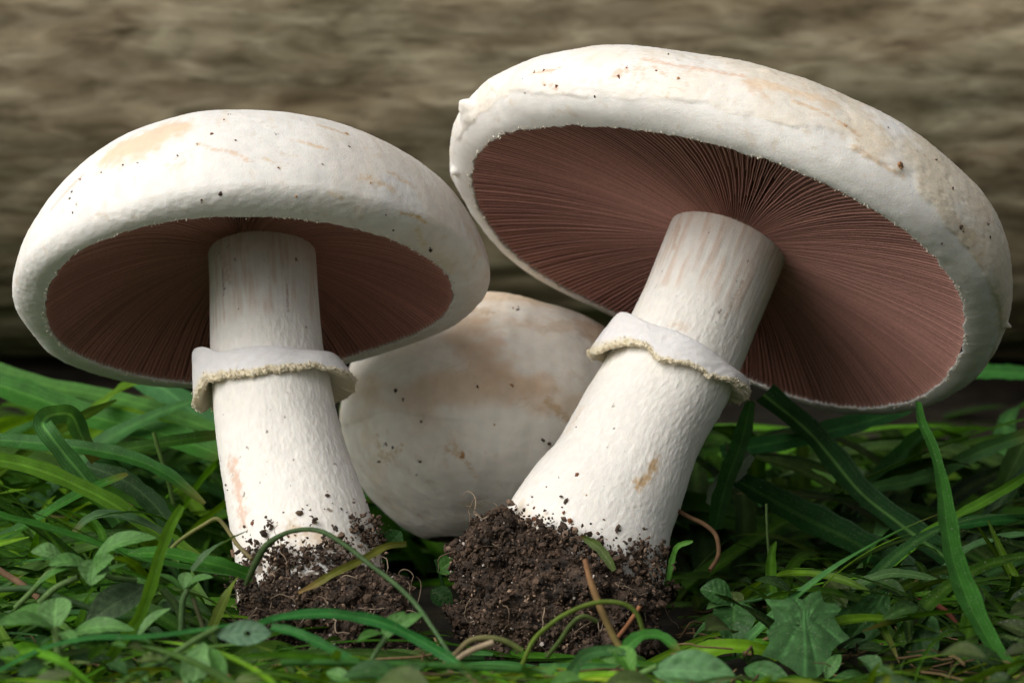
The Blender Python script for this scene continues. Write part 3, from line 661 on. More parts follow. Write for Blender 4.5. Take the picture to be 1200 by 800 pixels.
# ------------------------------------------------------------------ vegetation
GR_D, GR_M, GR_B, GR_Y, GR_G = (np.array(c) for c in ((.030, .105, .006), (.075, .225, .010), (.15, .33, .012), (.24, .34, .020), (.10, .215, .040)))
def blade_arrays(C, w, up, fold=.25, nac=7, col=GR_M, mid=1.35, tip=None, root_=None, seed=0):
    """C (n,3) centre line, w (n,) half widths, up (3,) or (n,3) facing normal"""
    n = len(C); T = unit(np.gradient(C, axis=0)); uu = np.linspace(0, 1, n)[:, None]
    q = np.sin(np.array([3.1, 5.3, 7.7])*(seed+1)); up = unit(np.broadcast_to(up, (n, 3)))+uu*q*.55+.25*np.sin(uu*5+seed)*q[::-1]   # slight twist
    w = w*(1+.07*np.sin(uu[:, 0]*23+seed*2)+.05*np.sin(uu[:, 0]*51+seed))
    Sd = unit(np.cross(T, up)); Nn = np.cross(Sd, T)
    j = np.linspace(-1, 1, nac)
    P = C[:, None]+(w[:, None]*j)[..., None]*Sd[:, None]+(fold*w[:, None]*(np.abs(j)**1.3)[None])[..., None]*Nn[:, None]
    c = np.broadcast_to(col, (n, nac, 3)).copy()
    stripe = 1+(.13*np.cos(j*9*max(nac/9, 1)+seed)+.10*np.cos(j*31+seed*3))[None]*(nac > 9)+.12*fbm(P*.9, 2, int(seed*9))
    c *= stripe[..., None]
    m = np.exp(-(j/.11)**2)[None, :, None]; c = lerp(c, c*mid+np.array([.03, .04, .01])*(mid-1)*2, m)
    u = np.linspace(0, 1, n)
    if tip is not None: c = lerp(c, np.array(tip), smooth(.84, 1, u)[:, None, None])
    if root_ is not None: c = lerp(c, np.array(root_), smooth(.3, 0, u)[:, None, None])
    return P, c
def hero(name, label, cat, pts, w, col=GR_M, up=(0, -.5, 1), fold=.25, tip=None, root_=None, mid=1.35, taper=(.5, 0), n=44, mat=None, group='grass blades'):
    """pts rows (px, py, y[, width scale]); w = full width cm"""
    if tip is None and random.random() < .35: tip = (.13, .15, .03)
    P4 = [[*at(p[0], p[1], p[2]), p[3] if len(p) > 3 else 1.0] for p in pts]
    L = spline(P4, n); u = np.linspace(0, 1, n)
    ww = w/2*np.clip(L[:, 3], .02, 3)*(1 if taper is None else (lerp(taper[0], 1, smooth(0, .25, u))*np.where(u > .6, np.sqrt(np.clip(1-((u-.6)/.4)**2*(1-taper[1]), .002, 1)), 1)))
    base = L[0, :3].copy()
    NA = 21; P, c = blade_arrays(L[:, :3], ww, np.array(up, float), fold, NA, np.array(col), mid, tip, root_, random.random()*6)
    P = P+(.02*fbm(P*.8, 2, random.randint(0, 999)))[..., None]
    Pn = grid_normals(P); P = P+Pn*(.006*w*np.cos(np.linspace(-1, 1, NA)*22))[None, :, None]
    o = raw_mesh(name, P-base, grid_faces(n, NA), mat or M_GRASS, c.reshape(-1, 3)); o.location = base
    return tag(o, label, cat, group)
def stalk(name, label, cat, pts, w, col, col2=None, group=None, parent=None, mat=None, n=40):
    P4 = [[*at(p[0], p[1], p[2]), p[3] if len(p) > 3 else 1.0] for p in pts]
    L = spline(P4, n); base = L[0, :3].copy()
    L[:, :3] += .02*np.stack([fbm(L[:, :3]*1.3, 2, k) for k in (1, 2, 3)], -1)
    V, F = tube_arr(L[:, :3], w/2*np.clip(L[:, 3], .05, 3), 8)
    c = np.tile(col, (len(V), 1)).astype(float)
    if col2 is not None: c = lerp(c, np.array(col2), np.repeat(np.linspace(0, 1, n), 8)[:, None])
    o = raw_mesh(name, V-base, F, mat or M_GRASS, c); o.location = base
    return tag(o, label, cat, group) if label else o
GG = 'grass blades round the mushrooms'
def H(label, pts, w, col=GR_M, **k): return hero('grass_blade', label, 'grass', pts, w, col, group=GG, **k)  # each one is a single grass blade
# left side, back to front
H('broad soft green blade lying across the upper left just under the left cap', [(-60, 438, 11), (0, 452, 10.5), (100, 486, 10), (190, 508, 9), (290, 545, 8)], 0.80, (.045, .17, .022), fold=.2, up=(0, -1, .8), taper=(1, .6))
H('pale green blade behind the broad blade, its upper edge close to the left cap', [(-70, 410, 15), (0, 436, 14), (70, 455, 13), (150, 470, 12), (240, 500, 11), (300, 525, 10)], .55, (.07, .20, .035), fold=.15, up=(0, -1, .8), taper=(1, .6))
H('green blade slanting down behind the ring of the left mushroom', [(130, 430, 14), (190, 455, 13), (235, 490, 12), (290, 540, 11)], .75, (.05, .18, .05), up=(0, -1, .8))
H('yellow-green blurred blade tip just below the left cap rim', [(110, 480, 9), (135, 462, 10), (165, 447, 11), (190, 442, 12)], .6, (.13, .27, .02), up=(0, -1, .8))
H('dark green flat blade running level into the left mushroom stem', [(-40, 515, 5), (60, 522, 5), (130, 528, 5), (200, 517, 5), (275, 508, 5)], .34, GR_D, up=(0, -1, .5), taper=(1, .8))
H('mid green blade arching from the left edge down towards the left stem', [(-40, 514, 2), (30, 518, 1.5), (90, 524, 1), (150, 536, .6), (195, 556, .3), (240, 590, 0)], .40, (.035, .14, .022), up=(0, -1, .7), taper=(1, .1))
H('green blade bent over in a sharp fold near the left edge', [(140, 612, .5), (125, 590, .3), (103, 565, 0), (78, 535, -.2), (57, 508, -.3), (50, 495, 0), (62, 486, .5), (84, 486, 1.2), (95, 508, 1.6), (112, 540, 2)], .46, (.055, .17, .04), up=(0, -1, .15), taper=(.9, .4), mid=1.9, fold=.35)
H('bright yellow-green blade curving down from the left edge', [(-50, 534, -4.5), (0, 540, -4), (45, 550, -3.8), (90, 569, -3.6), (135, 592, -3.4), (190, 628, -3), (250, 665, -3)], .40, (.10, .24, .02), up=(.2, -1, .9), taper=(1, .2), mid=1.5)
H('dark olive blade seen between the folded blade and the left stem', [(100, 545, 3), (140, 560, 2.5), (180, 590, 2), (215, 640, 1)], .5, (.025, .075, .018), up=(0, -1, .6))
H('green blade crossing upwards from the left edge below the bright blade', [(-40, 655, -2), (0, 632, -2), (45, 607, -2), (95, 578, -1.6), (150, 555, -1)], .34, (.04, .16, .02), up=(0, -1, .6), taper=(1, .1))
H('greyish green blade tip arched over behind the small leafy plant', [(205, 650, -3.5), (192, 627, -3.6), (165, 612, -3.8), (130, 603, -4), (104, 608, -4.2), (84, 626, -4.4)], .30, (.07, .15, .06), up=(0, -.6, 1), taper=(1, .05))
H('long green blade running from the left edge to the foot of the left stem', [(-50, 588, -6.5), (0, 604, -6.3), (55, 619, -6), (115, 638, -5.8), (176, 657, -5.6), (235, 668, -5.4), (292, 677, -5.2)], .30, (.04, .16, .02), up=(0, -.7, 1), taper=(1, .2))
H('green blade end with small spots lying against the left soil heap', [(150, 648, -6), (190, 648, -6), (225, 655, -6), (262, 664, -6), (296, 675, -5.8)], .34, (.045, .17, .02), up=(0, -.8, 1), taper=(.6, .6))
H('upright bright green blade standing in front of the weeds on the left', [(98, 815, -10), (120, 780, -9.8), (143, 748, -9.6), (162, 722, -9.4), (176, 684, -9.2), (186, 650, -9), (198, 618, -8.8), (213, 592, -8.6)], .27, (.12, .28, .02), up=(.9, -.9, .1), taper=(.7, .3), mid=.8)
H('short grey-green leaf tip leaning on the left stem foot', [(225, 668, -6.4), (242, 650, -6.4), (262, 636, -6.5), (290, 622, -6.6)], .24, (.075, .15, .06), up=(-.3, -.7, .8), taper=(.6, .1))
H('yellowing blade tip standing in front of the left soil heap', [(247, 742, -7), (258, 715, -7), (270, 692, -7), (280, 675, -7)], .26, (.14, .20, .03), up=(-.6, -1, .2), taper=(.8, .05))
H('long dark green blade curving low across the front from the left edge', [(-30, 800, -12.2), (0, 786, -12), (30, 770, -12), (60, 758, -12), (110, 748, -12), (165, 747, -12), (220, 741, -12), (270, 733, -12), (320, 727, -12)], .20, (.03, .15, .03), up=(0, -.5, 1), taper=(1, .6))
H('glossy green blade arching in front of the left soil heap', [(305, 730, -11.8), (330, 723, -11.6), (375, 719, -11.5), (415, 722, -11.4), (450, 730, -11.4), (490, 749, -11.4), (530, 773, -11.6), (560, 800, -12)], .21, (.03, .17, .035), up=(0, -.9, .6), taper=(.8, .4), mid=1.6)
H('green blade falling to the bottom edge below the left soil heap', [(318, 734, -12.2), (350, 742, -12.3), (387, 760, -12.4), (425, 781, -12.5), (470, 812, -12.6)], .19, (.04, .18, .04), up=(0, -.9, .6), taper=(.8, .8), mid=1.5)
H('brown and green flattened blade crossing the left soil heap', [(350, 694, -7.4), (372, 683, -7.4), (392, 671, -7.4), (425, 655, -7.2), (452, 640, -7), (476, 637, -6.8)], .16, (.16, .17, .03), up=(0, -1, .4), taper=(.5, .4), tip=(.10, .12, .03), root_=(.25, .16, .05))
# right side; the dark greens here carry its shade in their colour
H('tall green blade at the right leaning against the rim of the right cap', [(1076, 470, -4.9, .35), (1080, 495, -5.3, .5), (1094, 530, -5.7, .6), (1104, 571, -6.2, .8), (1110, 617, -6.8, 1.05), (1118, 659, -7.4, 1.25), (1135, 706, -8, 1.25), (1160, 752, -8.6, 1.05), (1190, 800, -9.2, 1), (1205, 825, -9.4, 1)], .44, (.035, .135, .018), up=(.35, -1, .1), taper=(1, 1), mid=1.2)
H('broad dark blade with a pale midrib running down to the lower right', [(895, 462, 5), (945, 503, 4.6), (975, 538, 4.2), (1010, 578, 3.8), (1060, 618, 3.4), (1120, 662, 3), (1200, 728, 2.4), (1260, 780, 2)], .72, (.020, .075, .018), up=(.3, -1, .8), taper=(1, .9), mid=2.6, fold=.3)
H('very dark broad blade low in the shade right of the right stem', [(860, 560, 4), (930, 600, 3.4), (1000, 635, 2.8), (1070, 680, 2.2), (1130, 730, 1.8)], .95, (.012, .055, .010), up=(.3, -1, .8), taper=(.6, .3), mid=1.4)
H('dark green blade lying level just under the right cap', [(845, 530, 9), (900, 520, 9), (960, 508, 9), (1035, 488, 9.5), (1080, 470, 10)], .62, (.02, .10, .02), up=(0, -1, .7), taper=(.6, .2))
H('narrow bright blade rising to the right edge behind the tall blade', [(1000, 690, 0), (1050, 655, .6), (1091, 622, 1.2), (1124, 603, 1.8), (1154, 587, 2.4), (1205, 555, 3)], .26, (.10, .26, .02), up=(0, -1, .7), taper=(.5, .8))
H('pale green blade arching to the right edge above the bright one', [(1000, 575, 8), (1060, 565, 8), (1095, 555, 8), (1124, 541, 8), (1160, 524, 8), (1215, 505, 8)], .40, (.06, .17, .04), up=(0, -1, .8), taper=(.4, .8))
H('dark blade running level out of the right edge', [(1090, 622, 4), (1130, 614, 4), (1165, 610, 4), (1220, 608, 4)], .28, (.02, .11, .02), up=(0, -1, .6), taper=(.5, .8))
H('grey-green blade curving out of the right edge below the level one', [(1105, 665, 1), (1129, 645, 1), (1150, 635, 1), (1180, 628, 1), (1225, 624, 1)], .20, (.06, .15, .05), up=(0, -1, .8), taper=(.6, .8))
H('pale arched blade tip above the toothed leaf', [(978, 715, -3), (988, 700, -3), (1007, 684, -3), (1039, 672, -3), (1070, 673, -3), (1100, 679, -3)], .22, (.06, .13, .04), up=(0, -1, .8), taper=(.7, .02))
H('blurred green blade far behind at the right edge beside the cap', [(1120, 438, 17), (1160, 436, 17), (1230, 440, 17)], .5, (.04, .17, .03), up=(0, -1, .8), taper=(.6, .8))
H('shaded green blade standing close behind the right stem', [(838, 620, 2), (850, 570, 2.6), (868, 520, 3.2), (880, 470, 4)], .5, (.03, .12, .02), up=(-.6, -1, .2), taper=(.8, .1))
H('faint grey blade crossing the shade behind the right stem', [(830, 590, 4), (850, 565, 4), (868, 545, 4), (880, 532, 4)], .5, (.10, .14, .09), up=(-.5, -1, .4), taper=(.4, .2))
H('olive green thin blade lying in the shade above the dark broad blade', [(885, 535, 5), (925, 545, 5), (960, 562, 5), (985, 575, 5)], .26, (.07, .13, .03), up=(0, -1, .6))
H('dark green blade leaning left in the right background', [(1010, 610, 10), (1030, 570, 10), (1060, 530, 10.5), (1090, 500, 11)], .7, (.025, .10, .02), up=(-.5, -1, .4))
H('dull green blade dropping behind the narrow bright blade at the right', [(1200, 520, 10), (1180, 560, 9.5), (1165, 605, 9), (1160, 660, 8)], .8, (.06, .13, .03), up=(.5, -1, .3), taper=(1, .6))
H('short bright sprig beside the foot of the right mushroom', [(783, 680, -2.6), (788, 655, -2.6), (795, 640, -2.8), (812, 634, -3)], .14, (.07, .2, .03), up=(-.5, -1, .4), taper=(.8, .1))
H('small reddish green tip pressed on the foot of the right stem', [(720, 668, -5.2), (712, 655, -5.1), (700, 640, -4.9), (680, 627, -4.7)], .20, (.08, .12, .03), up=(-.6, -1, .6), taper=(.6, .05), tip=(.10, .05, .02))
# stalks
DG = 'thin stalks and dead stems'
def S_(label, pts, w, c, c2=None, **k): return stalk('grass_stalk', label, 'stalk', pts, w, c, c2, DG, **k)
S_('thin olive stalk arching high across the foot of the left mushroom', [(288, 684, -6.6), (298, 662, -6.8, 1.5), (313, 638, -7, 1.3), (333, 625, -7.2), (356, 620, -7.4), (378, 623, -7.6), (402, 637, -7.8), (428, 657, -8), (462, 683, -8.3), (490, 711, -8.6), (510, 740, -8.9, .9), (530, 770, -9.3, .8)], .105, (.055, .09, .03), (.07, .14, .05), mat=M_WEED)
S_('kinked pale yellow-green stalk touching the left edge of the left stem', [(180, 668, -5), (202, 640, -5), (220, 626, -5), (240, 614, -5), (253, 607, -5), (264, 616, -5), (277, 636, -5.1), (295, 655, -5.4)], .09, (.20, .26, .06), (.30, .24, .12))
S_('brown dead stem rising in front of the right soil ball', [(760, 815, -9), (749, 798, -8.9), (737, 772, -8.8), (720, 748, -8.7), (705, 716, -8.6), (695, 688, -8.5), (685, 655, -8.4, .7)], .15, (.13, .15, .03), (.24, .12, .06), mat=M_DRY)
S_('yellow-green hooked stalk looping over the right soil ball', [(612, 778, -9.2), (625, 750, -9.1), (642, 733, -9), (662, 719, -9), (698, 706, -9), (727, 706, -9), (745, 717, -9), (755, 742, -9)], .10, (.16, .24, .03), (.11, .16, .03))
S_('short olive stalk bent under the hooked stalk', [(640, 770, -8.7), (655, 752, -8.6), (668, 733, -8.5), (683, 722, -8.4), (700, 728, -8.3)], .10, (.09, .15, .03), (.12, .16, .05))
S_('orange-brown twig slanting behind the hooked stalk', [(720, 752, -8), (731, 738, -8), (742, 722, -8), (750, 710, -8)], .09, (.30, .13, .06), mat=M_DRY)
S_('brown curled stem arching over the lower left of the right soil ball', [(520, 778, -10), (534, 766, -10), (548, 752, -10), (565, 747, -10), (590, 750, -10), (612, 762, -10)], .12, (.20, .14, .08), (.10, .14, .03), mat=M_DRY)
S_('straw-coloured broken stem lying below the right soil ball', [(525, 785, -10.6), (537, 772, -10.5), (552, 762, -10.5), (578, 752, -10.4)], .12, (.36, .28, .18), mat=M_DRY)
S_('long level green stem lying along the bottom edge between the soil clumps', [(330, 776, -12.6), (400, 776, -12.6), (460, 778, -12.6), (520, 780, -12.6), (580, 783, -12.6), (650, 786, -12.6)], .13, (.05, .16, .03))
S_('brown bent stem in the shade right of the right stem', [(788, 594, -1), (805, 604, -1), (825, 614, -1.2), (839, 628, -1.4), (842, 650, -1.6), (832, 668, -1.8)], .11, (.10, .055, .025), mat=M_DRY)
S_('reddish dead stem curving through the dark lower right corner', [(1060, 700, -4), (1085, 705, -4.1), (1106, 714, -4.3), (1121, 732, -4.5), (1130, 752, -4.6), (1137, 770, -4.7)], .12, (.16, .05, .03), mat=M_DRY)
S_('yellow-brown stalk coming in from the right edge at the bottom', [(1138, 764, -6), (1156, 755, -6), (1175, 747, -6), (1205, 737, -6)], .15, (.17, .14, .03), mat=M_DRY)
S_('thin upright green stalk in the dark right of the right stem', [(905, 700, -1), (903, 670, -1), (900, 640, -1), (898, 590, -1)], .07, (.06, .10, .03))
S_('fine pale upright stalk among the grass left of the left stem', [(203, 590, 2), (197, 565, 2), (190, 540, 2), (180, 506, 2)], .11, (.12, .22, .05))
S_('brown dead stem lying among the weeds at the left edge', [(-20, 655, -6), (0, 668, -6), (25, 684, -6), (45, 700, -6)], .14, (.28, .17, .10), mat=M_DRY)
S_('green stem lying slanted under the small leafy plant on the left', [(0, 690, -7), (40, 690, -7), (75, 702, -7), (112, 714, -7)], .14, (.07, .14, .05))
# ---- leaves of the low weeds
def leaf_arrays(base, tip, w, up, sag=.12, cup=.15, n=30, nac=21, teeth=0, tooth=.0, shape=.5, col=GR_G, veins=6, seed=0, hole=None):
    base, tip = np.array(base, float), np.array(tip, float); ax = tip-base; Lh = np.linalg.norm(ax); T = ax/Lh
    up = np.array(up, float); up = unit(up-(up@T)*T); Sd = np.cross(T, up)
    u = np.linspace(0, 1, n)[:, None]; j = np.linspace(-1, 1, nac)[None]
    # widest at `shape` of the length
    e = math.log(.5)/math.log(shape); s = np.clip(u**e, 0, 1)
    prof = np.sin(np.pi*s)**.75
    if teeth:
        ph = (u*teeth) % 1.0; prof = prof*(1+tooth*(ph-.55)*2.0*smooth(0, .12, u))
    prof = np.maximum(prof, .02)
    uu = u - (.10*np.abs(j)**1.5*(u > 0)*np.sin(np.pi*u))*0
    P = base+ (uu*Lh)[..., None]*T + (prof*w/2*j)[..., None]*Sd
    zz = sag*Lh*np.sin(np.pi*u)*1.0 + cup*w*np.abs(j)**1.5*prof + w*.05*fbm(np.stack([u*3+0*j, j*2+0*u, 0*u*j+seed], -1), 2, seed)
    v = (u*veins - np.abs(j)*1.1) % 1.0; vein = np.exp(-((v-.5)/.13)**2)*smooth(.02, .2, np.abs(j)); midr = np.exp(-(j/.07)**2)+0*u
    zz = zz-w*.022*np.maximum(vein, midr)
    P = P+zz[..., None]*up
    c = np.broadcast_to(col, P.shape).copy()*(1+.16*fbm(P*2, 2, seed+3))[..., None]
    c = lerp(c, c*1.45+np.array([.02, .03, .01]), (np.maximum(.45*vein, .8*midr))[..., None])
    return P, c
def leaf(parent, base, tip, w, up=(0, -.5, 1), col=GR_G, label=None, hole=None, **k):
    n, nac = 34, 21
    P, c = leaf_arrays(base, tip, w, up, n=n, nac=nac, col=np.array(col), seed=random.randint(0, 500), **k)
    F = grid_faces(n, nac)
    if hole:
        ctr = P.reshape(-1, 3)[F].mean(1); hc = P[int(hole[0]*(n-1)), int(hole[1]*(nac-1))]
        F = F[np.linalg.norm(ctr-hc, axis=1) > hole[2]]
    o = raw_mesh('leaf', P, F, M_WEED, c.reshape(-1, 3), parent=parent)
    if label: o['label'] = label
    return o
def pstem(parent, pts, w, col=(.10, .18, .05)):
    P4 = [[*at(p[0], p[1], p[2]), 1.0] for p in pts]; L = spline(P4, 20); V, F = tube_arr(L[:, :3], w/2, 8)
    return raw_mesh('stem', V, F, M_WEED, np.array(col), parent=parent)
WG = 'small leafy weeds'
def plant(label, stems, leaves, group=WG, cat='weed'):
    r = empty('weed_plant'); tag(r, label, cat, group)
    for s in stems: pstem(r, s[0], s[1], *(s[2:]))
    for l in leaves:
        (bx, by, byy), (tx, ty, tyy), w = l[:3]; kw = l[3] if len(l) > 3 else {}
        leaf(r, at(bx, by, byy), at(tx, ty, tyy), w, **kw)
    return r
gA, gB, gC, gDk = (.080, .195, .048), (.060, .165, .030), (.115, .24, .075), (.022, .072, .016)  # gDk: mostly lower right leaves, their shade mixed into the green
plant('small four-leaved weed seedling at the bottom left corner on a pale upright stem',
      [([(72, 815, -11), (69, 780, -11), (66, 745, -11), (64, 734, -11)], .16, (.16, .27, .08))],
      [((64, 736, -11), (-6, 732, -11.6), .46, dict(col=gA, up=(0, -.6, 1))), ((64, 738, -11), (66, 700, -10), .66, dict(col=gC, up=(0, -1, .6), sag=.05)),
       ((62, 736, -10.8), (18, 716, -10), .5, dict(col=gB, up=(0, -.7, 1))), ((68, 742, -11.2), (92, 760, -12), .3, dict(col=gA))])
plant('low sprawling weed with an oval front leaf left of the upright blade',
      [([(70, 760, -10), (95, 748, -10.2), (120, 742, -10.4)], .10)],
      [((82, 744, -10.6), (158, 738, -11), .42, dict(col=gA, up=(0, -.8, .9), shape=.45)), ((160, 748, -9.2), (200, 712, -9), .26, dict(col=gC, up=(-.4, -.7, .8)))])
plant('grey-green weed with paired oval leaves in front of the long blade at the left',
      [([(18, 712, -7.4), (40, 690, -7.5), (62, 668, -7.6), (100, 662, -7.8)], .12), ([(46, 706, -7.6), (66, 688, -7.7), (92, 676, -7.8)], .14), ([(106, 664, -7.8), (130, 676, -7.6), (160, 680, -7.4)], .12)],
      [((108, 658, -7.8), (184, 630, -8), .46, dict(col=gA, up=(.1, -.8, 1), sag=.16)), ((104, 662, -7.8), (56, 662, -8.2), .42, dict(col=gA, up=(0, -.8, 1))),
       ((74, 652, -7.6), (36, 646, -7.8), .38, dict(col=gC, up=(0, -.9, .8))), ((112, 656, -8), (106, 686, -8.8), .62, dict(col=gC, up=(.2, -1, .8), sag=.05)),
       ((98, 662, -8), (40, 688, -8.4), .20, dict(col=gB)), ((112, 684, -8), (150, 660, -8), .18, dict(col=gB)), ((108, 674, -8.1), (134, 652, -8.6), .42, dict(col=gA, up=(-.2, -1, .6)))])
plant('weed with one large dull olive leaf behind the upright blade',
      [([(215, 740, -7), (208, 712, -7), (190, 690, -7)], .16, (.06, .11, .03))],
      [((172, 686, -7.4), (100, 730, -8.2), .72, dict(col=(.055, .095, .045), up=(.2, -1, .8), sag=.04, veins=8)), ((178, 684, -7), (140, 690, -7), .3, dict(col=gB))])
plant('little weed with narrow mottled leaves left of the left soil heap',
      [([(212, 740, -7.6), (214, 705, -7.6), (220, 690, -7.6)], .13, (.08, .15, .05)), ([(238, 735, -7.4), (226, 700, -7.5)], .10, (.12, .13, .06))],
      [((218, 690, -7.6), (250, 676, -7.8), .30, dict(col=gA)), ((216, 690, -7.6), (218, 670, -7.2), .28, dict(col=gC, up=(0, -1, .4))), ((214, 692, -7.6), (184, 672, -7.6), .18, dict(col=gB)), ((222, 692, -7.6), (238, 672, -7.4), .2, dict(col=gC))])
plant('weed leaf with a small round hole at the front below the left soil heap',
      [([(255, 735, -12.6), (225, 752, -12.8), (190, 775, -13)], .12)],
      [((252, 744, -12.6), (318, 742, -12.6), .50, dict(col=(.10, .19, .11), up=(0, -1, .5), shape=.55, hole=(.58, .52, .055), sag=.03)),
       ((238, 752, -12.8), (226, 812, -13.4), .60, dict(col=gC, up=(-.3, -1, .4), sag=.04)), ((246, 758, -13), (262, 805, -13.6), .30, dict(col=gB, up=(.4, -1, .3)))])
plant('two-lobed pale green weed leaf in front of the left soil heap',
      [([(432, 780, -10.6), (440, 765, -10.6), (452, 746, -10.5)], .10, (.12, .22, .08))],
      [((448, 752, -10.5), (474, 716, -10.2), .34, dict(col=gA, up=(-.3, -1, .5))), ((455, 744, -10.5), (496, 718, -10.4), .26, dict(col=gA, up=(.1, -1, .7))), ((450, 742, -10.4), (418, 752, -10.8), .26, dict(col=gB))])
plant('bright weed with a broad rounded leaf at the bottom edge near the right soil ball',
      [([(728, 805, -11.4), (745, 792, -11.5), (770, 780, -11.6)], .12, (.12, .24, .06))],
      [((764, 786, -11.6), (862, 792, -12), .78, dict(col=(.085, .20, .075), up=(0, -1, .6), shape=.5, sag=.08)), ((742, 790, -11.2), (720, 758, -10.8), .44, dict(col=(.08, .22, .03), up=(.3, -1, .3), cup=.3)),
       ((738, 775, -11), (700, 768, -11), .36, dict(col=(.09, .21, .05), up=(0, -1, .7)))])
H('bright green curled blade arching beside the brown dead stem', [(726, 778, -10.6), (736, 757, -10.5), (752, 745, -10.4), (775, 746, -10.4), (795, 762, -10.6)], .27, (.05, .2, .03), up=(0, -.6, 1), taper=(.9, .2))
H('green blade coming to the lens at the bottom below the right soil ball', [(655, 815, -12), (668, 790, -11.6), (685, 768, -11.2), (715, 762, -11), (735, 765, -11)], .24, (.06, .17, .05), up=(0, -.8, .9), taper=(1, .2))
# toothed leaf at the lower right: outline follows its lobes
def toothed_leaf():
    r = empty('weed_plant'); tag(r, 'large jagged toothed leaf in the shade at the lower right', 'weed', WG)
    out = [(948, 800), (930, 785), (912, 772), (892, 768), (902, 752), (898, 738), (908, 727), (904, 712), (896, 700), (918, 702), (930, 698), (940, 702), (950, 693), (962, 690), (966, 704), (978, 706), (986, 712), (978, 722), (986, 736), (997, 745), (984, 752), (975, 762), (972, 778), (962, 788)]
    mid = spline([(948, 800, 0), (945, 770, 0), (942, 730, 0), (940, 704, 0)], 24)[:, :2]
    n = len(out); ctr = np.array([943, 742.]); rings = 12; V, C_ = [], []
    O = np.array(out, float)
    m = 4; O = np.array([lerp(O[i], O[(i+1) % n], k/m) for i in range(n) for k in range(m)])
    def y_of(p): return -7.2-(p[1]-742)*.022
    for q in range(rings+1):
        f = q/rings
        for p in O:
            s = lerp(ctr, p, f); d = at(s[0], s[1], y_of(s))
            ang = math.atan2(s[1]-ctr[1]+25, s[0]-ctr[0]); vv = abs(math.sin(ang*4.5+.3))
            bump = .03*vv - .05*f*f*(1 if p[0] > 943 else .6)+ .03*pn(np.array([[s[0]*.05, s[1]*.05, 0]]), 5)[0]
            V.append(d+np.array([0, -bump*2, bump]))
            vein = math.exp(-(math.sin(ang*4.5+.3)/.14)**2)*.9+1.2*math.exp(-((s[0]-943)/1.8)**2)
            C_.append(np.array([.035, .095, .028])*(1+1.1*min(vein, 1))*(1+.5*pn(np.array([[s[0]*.08, s[1]*.08, 3]]), 6)[0]))
    N_ = len(O); F = grid_faces(rings+1, N_, cv=True)
    raw_mesh('leaf', np.array(V), F, M_WEED, np.array(C_), parent=r)
    pstem(r, [(948, 798, -8.4), (952, 815, -8.6)], .14, (.06, .10, .03))
toothed_leaf()
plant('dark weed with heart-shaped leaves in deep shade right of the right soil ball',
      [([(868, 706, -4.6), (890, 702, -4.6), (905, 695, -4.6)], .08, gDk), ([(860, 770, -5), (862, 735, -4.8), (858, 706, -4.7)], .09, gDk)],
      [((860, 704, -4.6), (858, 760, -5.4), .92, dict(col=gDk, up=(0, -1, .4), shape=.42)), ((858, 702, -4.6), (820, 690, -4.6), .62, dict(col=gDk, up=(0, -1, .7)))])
plant('round shaded weed leaf at the bottom edge left of the toothed leaf',
      [([(850, 800, -8.6), (870, 792, -8.6)], .10)],
      [((872, 782, -8.6), (930, 806, -9.2), .52, dict(col=(.04, .12, .03), up=(0, -1, .5)))])
plant('curled bright small weed leaves at the bottom right of the toothed leaf',
      [([(1000, 810, -8.4), (985, 795, -8.4)], .10)],
      [((1012, 790, -8.4), (970, 800, -9), .26, dict(col=(.07, .18, .05), up=(0, -1, .4))), ((968, 796, -8.6), (985, 766, -8.4), .30, dict(col=(.06, .15, .04), up=(-.5, -1, .2))), ((1005, 770, -8), (1030, 800, -8.6), .44, dict(col=(.04, .10, .03), up=(.4, -1, .4), cup=.4))])
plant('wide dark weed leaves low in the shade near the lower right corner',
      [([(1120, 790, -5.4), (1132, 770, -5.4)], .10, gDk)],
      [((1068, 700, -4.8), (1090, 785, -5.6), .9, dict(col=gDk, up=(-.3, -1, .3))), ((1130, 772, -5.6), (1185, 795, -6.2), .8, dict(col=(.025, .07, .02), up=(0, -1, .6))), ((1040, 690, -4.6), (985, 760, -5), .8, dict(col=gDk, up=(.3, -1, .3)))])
plant('blurred round green leaf showing between the two stems under the left cap',
      [([(430, 560, 12), (428, 500, 12), (428, 450, 12)], .2)],
      [((440, 470, 12), (418, 420, 12), 1.1, dict(col=(.05, .20, .05), up=(0, -1, .2))), ((405, 500, 12), (430, 460, 12), .9, dict(col=(.08, .2, .02), up=(0, -1, .2)))])
plant('small dark green weed leaves in the gap between the two soil clumps',
      [([(520, 690, -1), (515, 670, -1), (510, 655, -1)], .08, gDk)],
      [((512, 670, -1), (536, 655, -1), .5, dict(col=gB, up=(0, -1, .4))), ((505, 690, -1), (530, 710, -1.2), .5, dict(col=gDk, up=(0, -1, .4))), ((455, 640, -1), (470, 622, -1), .5, dict(col=(.04, .13, .03), up=(0, -1, .3)))])

